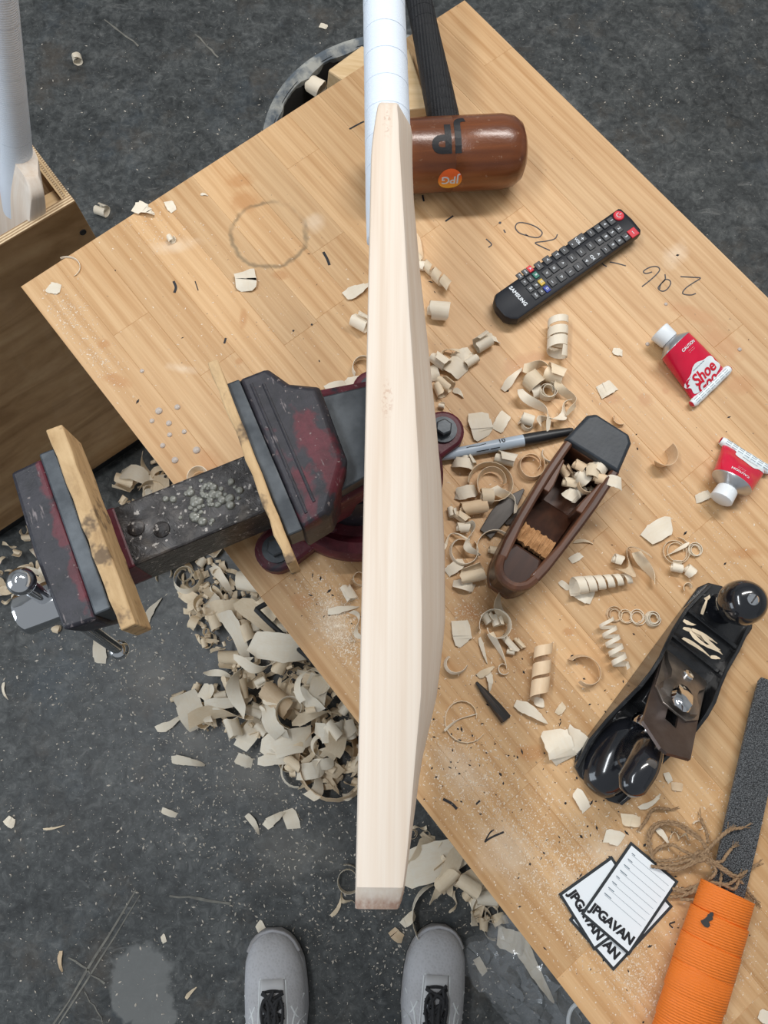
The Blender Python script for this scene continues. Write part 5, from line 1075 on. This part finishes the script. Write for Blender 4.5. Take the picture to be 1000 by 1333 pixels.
for px, py, kind, w, r, l, tu, an, lab in ((99, 75, 'roll', 13, 10, 0, 1.3, 70, 'lone twisted curl on the open floor beyond the crate'), (130, 273, 'roll', 18, 11, 0, 1.2, 20, 'lone curl on the floor between crate and table edge'), (421, 34, 'chip', 11, 0, 14, .2, 20, 'little white chip on the floor beyond the black tub'), (245, 991, 'spear', 17, 5, 46, 1, 10, 'oval white flake on the floor short of the heap'), (318, 990, 'chip', 15, 0, 24, .3, 20, 'angular white flake at the edge of the heap'), (357, 1066, 'spear', 18, 5, 30, 1, -35, 'rounded white flake on the floor above the left shoe'), (379, 1066, 'chip', 19, 0, 26, .3, 70, 'split white flake on the floor above the left shoe'), (331, 1072, 'spear', 12, 3, 30, 1, 55, 'narrow flake on the floor above the left shoe'),
    (222, 943, 'spear', 16, 4, 40, 1, -30, 'pale flake on bare floor beside the heap'), (230, 908, 'roll', 20, 6, 0, 1.2, -20, 'double roll of shaving at the outer edge of the heap'), (197, 795, 'spear', 14, 3, 44, 1, -60, 'flat strip of wood below the slide bar'), (215, 748, 'ring', 9, 14, 0, .7, 30, 'curl on the floor under the slide bar'), (130, 848, 'chip', 18, 0, 34, .3, 80, 'white scrap on the floor beside the tommy bar'), (72, 818, 'roll', 10, 6, 0, 1.5, 10, 'twisted scrap on the floor below the moving jaw'), (35, 800, 'roll', 18, 9, 0, 1.3, 20, 'curl on the floor below the chrome ball end'), (48, 795, 'chip', 10, 0, 30, .9, 10, 'bent strip on the floor below the chrome ball end'), (220, 1058, 'chip', 8, 0, 22, .3, 20, 'small white chip in the middle of the open floor'), (70, 1078, 'spear', 4, 2, 28, 1, -10, 'thin sliver on the open floor'), (13, 1070, 'chip', 12, 0, 14, .3, 30, 'brown-edged chip on the open floor'), (5, 900, 'spear', 6, 3, 24, 1, 70, 'curved sliver on the floor below the chrome screw head'), (213, 1222, 'chip', 6, 0, 10, .2, 70, 'tiny white chip beside the pale floor patch'), (248, 1292, 'spear', 6, 2, 18, 1, -45, 'sliver between the pale floor patch and the left shoe'), (340, 1208, 'chip', 11, 0, 16, .3, 60, 'white scrap at the toe of the left shoe'), (78, 1252, 'spear', 8, 2, 24, 1, 80, 'beige sliver beside the floor scratch'), (517, 1218, 'chip', 13, 0, 18, .3, 40, 'scrap on the floor between bat toe and right shoe'), (532, 1197, 'chip', 12, 0, 22, .3, -40, 'pale scrap just below the bat toe'), (626, 1258, 'chip', 10, 0, 22, .4, 60, 'yellowish scrap between the right shoe and the plastic bag'), (440, 1182, 'spear', 8, 3, 26, 1, -60, 'splintered sliver beside the bat toe'), (450, 1170, 'strip', 5, 4, 24, 1, 40, 'crinkled sliver beside the bat toe'), (453, 1145, 'ring', 12, 19, 0, 1.3, 0, 'dim ring curl on the floor beside the bat toe'), (345, 1292, 'spear', 5, 2, 10, 1, 0, 'speck of shaving')):
    if lab == 'speck of shaving': continue
    shaving(px, py, kind, w, r, l, tu, an, lab, None, z=0, mat='shav1' if 'white' in lab else None)
shaving(430, 985, 'ring', 34, 62, 0, 1.15, 0, 'very wide ring of veneer-like shaving at the foot of the heap', None, z=0, dz=.002)
shaving(375, 985, 'ring', 26, 26, 0, .7, 140, 'half-open ring of shaving beside the very wide ring', None, z=0, dz=.002)
shaving(250, 925, 'chip', 34, 0, 56, .6, 60, 'large curved white plate of shaving at the outer edge of the heap', None, z=0, dz=.02, mat='shav1')
shaving(556, 1124, 'chip', 46, 0, 96, .25, -15, 'broad flat strip of shaving on the floor between the bat toe and the table', None, z=0, dz=.012)
shaving(583, 1180, 'ring', 26, 56, 0, .35, 235, 'wide curved band of thin wood above the right shoe', None, z=0, mat='shav1')
shaving(360, 905, 'roll', 44, 20, 0, .8, 40, 'broad scrolled shaving on top of the heap', None, z=0, dz=.06)
shaving(325, 755, 'roll', 40, 18, 0, .8, 10, 'broad scrolled shaving below the vise slide bar', None, z=0, dz=.05)
shaving(335, 800, 'chip', 26, 0, 72, .4, 35, 'long broad plate of shaving below the vise slide bar', None, z=0, dz=.06)
# wisp hanging on the tub rim
shaving(407, 110, 'roll', 22, 12, 0, 1.5, 30, 'white curl hanging at the crusted rim of the black tub', None, z=.30, dz=.12, mat='shav1')
# bent steel rod by the table edge
pts = [W(420, 872, .10), W(372, 830, .11), W(337, 797, .12), W(336, 792, .12), W(352, 783, .115), W(362, 778, .10)]
rod = M().tube(spline(pts, 5), .0045, 10).obj('bent_rod', 'black'); tag(rod, 'bent black steel rod resting on the heap of shavings', 'metal rod')

# ------------------------------------------------------------------ shoes
def shoe(label, toe, side, splay):
    t = thing('running_shoe', label, 'shoe', (toe.x, toe.y, 0), radians(-90)+splay, 'pair of grey running shoes')
    SL = .300   # local x runs from toe to heel, y across (+y = inner for side 1)
    HW = [(0, .012), (.006, .025), (.02, .0385), (.045, .0480), (.075, .0515), (.11, .0520), (.15, .0475), (.20, .0405), (.25, .0375), (.28, .0315), (.295, .020), (SL, .010)]
    YC = [(0, .008*side), (.06, .003*side), (.12, 0), (SL, 0)]
    hw = lambda x: lerp(HW, x); yc = lambda x: lerp(YC, x)
    xs_ = [0, .003, .008, .016, .028, .045, .065, .09, .115, .14, .165, .19, .215, .24, .26, .276, .288, .296, SL]
    ol = [(x, yc(x)+hw(x)) for x in xs_]+[(x, yc(x)-hw(x)) for x in reversed(xs_)]
    M().prism([(x*1.0, y) for x, y in ol][::-1], 0, .006).obj('outsole', 'outsole', t, 40, .001)
    M().loft([[(x, y*k, z) for x, y in ol] for z, k in ((.0058, .985), (.016, 1.0), (.026, .995), (.030, .96))]).obj('midsole', 'midsole', t, 50)
    TH_ = [(0, .034), (.006, .044), (.02, .056), (.045, .064), (.075, .070), (.11, .080), (.15, .094), (.18, .104), (.21, .108), (.25, .106), (.29, .108), (SL, .100)]
    up = M(); rings = []
    for x in xs_:
        w_ = hw(x)*.965; h = lerp(TH_, x); n = 22; ring = []
        for k in range(n+1):
            an = pi*k/n; c_, s_ = cos(an), sin(an); p = 2.5 if x < .12 else 2.2
            ring.append(Vector((x+.002, yc(x)+w_*math.copysign(abs(c_)**(2/p), c_), .028+(h-.028)*s_**(2/p))))
        rings.append(ring)
    up.loft(rings, True, None, True)
    u = up.obj('upper', 'shoe', t, 70)
    top = lambda x, y: .028+(lerp(TH_, x)-.028)*max(0, 1-(abs(y-yc(x))/(hw(x)*.965))**2.4)**(1/2.4)
    pt_ = lambda x, y, dz=.001: Vector((x+.002, yc(x)+y, top(x, yc(x)+y)+dz))
    # eyestay overlay, raised tongue, laces
    def band(pts, w, mat, nm, par, r=.0012, flat=.5):
        P = spline([pt_(x, y, r*.4) for x, y in pts], 6); return M().tube(P, w, 6, True, None, flat).obj(nm, mat, par, 60)
    # throat plate as a draped patch
    def patch(x0, x1, wfun, lift, mat, nm):
        rows = []
        for i in range(13):
            x = x0+(x1-x0)*i/12; w_ = wfun(i/12); rows.append([pt_(x, -w_+2*w_*j/12, lift) for j in range(13)])
        m = M(); vs = [p for r in rows for p in r]; m.add(vs, [(i*13+j, i*13+j+1, i*13+j+14, i*13+j+13) for i in range(12) for j in range(12)])
        o = m.obj(nm, mat, u, 60); s = o.modifiers.new('solid', 'SOLIDIFY'); s.thickness = .0014; s.offset = -1; return o
    patch(.058, .19, lambda f: .019+.004*f, .0016, 'shoe_over', 'eyestay')
    patch(.072, .20, lambda f: .0135+.003*f, .0030, 'shoe', 'tongue')
    band([(.058, -.020), (.060, -.010), (.060, .010), (.058, .020)], .0016, 'shoe_line', 'eyestay_seam', u)
    for s in (1, -1):
        band([(.060, s*.0205), (.085, s*.0215), (.12, s*.023), (.15, s*.023)], .0014, 'shoe_line', 'eyestay_seam', u)
        band([(.085, s*.047), (.105, s*.034), (.135, s*.028)], .0018, 'shoe_line', 'side_stripe', u); band([(.115, s*.048), (.120, s*.038), (.150, s*.030)], .0018, 'shoe_line', 'side_stripe', u)
        band([(.125, s*.046), (.110, s*.036), (.095, s*.028)], .0016, 'shoe_line', 'side_stripe', u)
    ly = .0165
    for i in range(7):
        x = .076+i*.0155; l_ = ly+.0006*i
        if i == 0: band([(x, -l_), (x-.002, 0), (x, l_)], .0030, 'lace', 'lace', u, .006)
        else:
            for s in (1, -1):
                P = spline([pt_(x-.0155, -s*l_, .004), pt_(x-.008, 0, .007+.001*s), pt_(x, s*l_, .004)], 6); M().tube(P, .0030, 7, True, None, .55).obj('lace', 'lace', u, 60)
    # bow loops falling forwards
    for s in (1, -1):
        P = spline([pt_(.150, s*.003, .010), pt_(.125, s*.012, .012), pt_(.098, s*.017, .010), pt_(.082, s*.012, .010), pt_(.092, s*.006, .011), pt_(.120, s*.004, .013), pt_(.150, 0, .011)], 7); M().tube(P, .0024, 7, True, None, .7).obj('lace_loop', 'lace', u, 60)
        P = spline([pt_(.150, s*.002, .012), pt_(.130, s*.006, .013), pt_(.112, s*.001, .012), pt_(.100, s*.008, .011)], 7); M().tube(P, .0024, 7, True, None, .7).obj('lace_end', 'lace', u, 60)
    rl_ = random.Random(17 if side > 0 else 23)
    for q in range(4):
        P = spline([pt_(.074+.019*i+rl_.uniform(-.006, .006), rl_.uniform(-.017, .017), .009+.003*rl_.random()) for i in range(5)], 7); M().tube(P, .0024, 7, True, None, .7).obj('lace_strand', 'lace', u, 60)
    # collar opening
    M().loft([[(.245+.047*k_*cos(2*pi*q/24), yc(.245)+.029*k_*sin(2*pi*q/24), z) for q in range(24)] for z, k_ in ((.085, .96), (.112, 1.06), (.117, 1.0), (.112, .86))]).obj('collar', 'sock', t, 50)
    M().tube([(x, yc(x)+q*hw(x)*.985, .030) for x, q in ((.03, -1), (.016, -1), (.008, -1), (.003, -1), (.0, -.6), (-.001, 0), (.0, .6), (.003, 1), (.008, 1), (.016, 1), (.03, 1))], .0035, 6).obj('toe_rand', 'midsole', t, 60)
    return t
shoe('left grey running shoe with tangled black laces', W(361, 1212, .03), -1, radians(1.5))
shoe('right grey running shoe with tangled black laces, toe touching a curved wood band', W(566, 1207, .03), 1, radians(-3))

# ------------------------------------------------------------------ clear plastic bag and cord under the table edge
bcn = W(705, 1290, .03); m = M(); NU, NV = 40, 30; vs = []
ba = radians(-52)
for i in range(NU+1):
    for j in range(NV+1):
        u, v = i/NU*2-1, j/NV*2-1; x, y = u*.125, v*.075*(1-.25*u)
        h = max(0, (1-u*u)*(1-v*v))**.5*.045; p = Vector((u*5, v*4, 2.3))
        h *= 1+.55*noise.noise(p)+.3*abs(noise.noise(p*2.7)); h += .010*abs(noise.noise(p*1.7))+.004*noise.noise(p*5); x += .012*noise.noise(p*1.3+Vector((7, 0, 0))); y += .012*noise.noise(p*1.3+Vector((0, 9, 0)))
        vs.append((bcn.x+x*cos(ba)-y*sin(ba), bcn.y+x*sin(ba)+y*cos(ba), max(.0006, h)))
m.add(vs, [(i*(NV+1)+j, (i+1)*(NV+1)+j, (i+1)*(NV+1)+j+1, i*(NV+1)+j+1) for i in range(NU) for j in range(NV)])
bag = m.obj('plastic_bag', 'film', smooth=25); tag(bag, 'crumpled clear plastic bag on the floor beside the table edge', 'plastic bag')
shaving(695, 1262, 'spear', 24, 4, 90, 1, 60, 'dim long shaving under the clear plastic bag', None, z=0)
shaving(668, 1225, 'chip', 26, 0, 44, .5, 20, 'dim broad shaving at the mouth of the clear plastic bag', None, z=0)
cp_ = [W(740+cos(t)*-4, 1333-0, 0) for t in (0,)]
crd = M().tube(spline([W(741, 1345, .004), W(740, 1326, .004), W(745, 1312, .004), W(756, 1305, .004), W(775, 1302, .004)], 6), .0034, 8).obj('white_cord', 'cap'); tag(crd, 'short curve of white cord on the floor beside the plastic bag', 'cord')
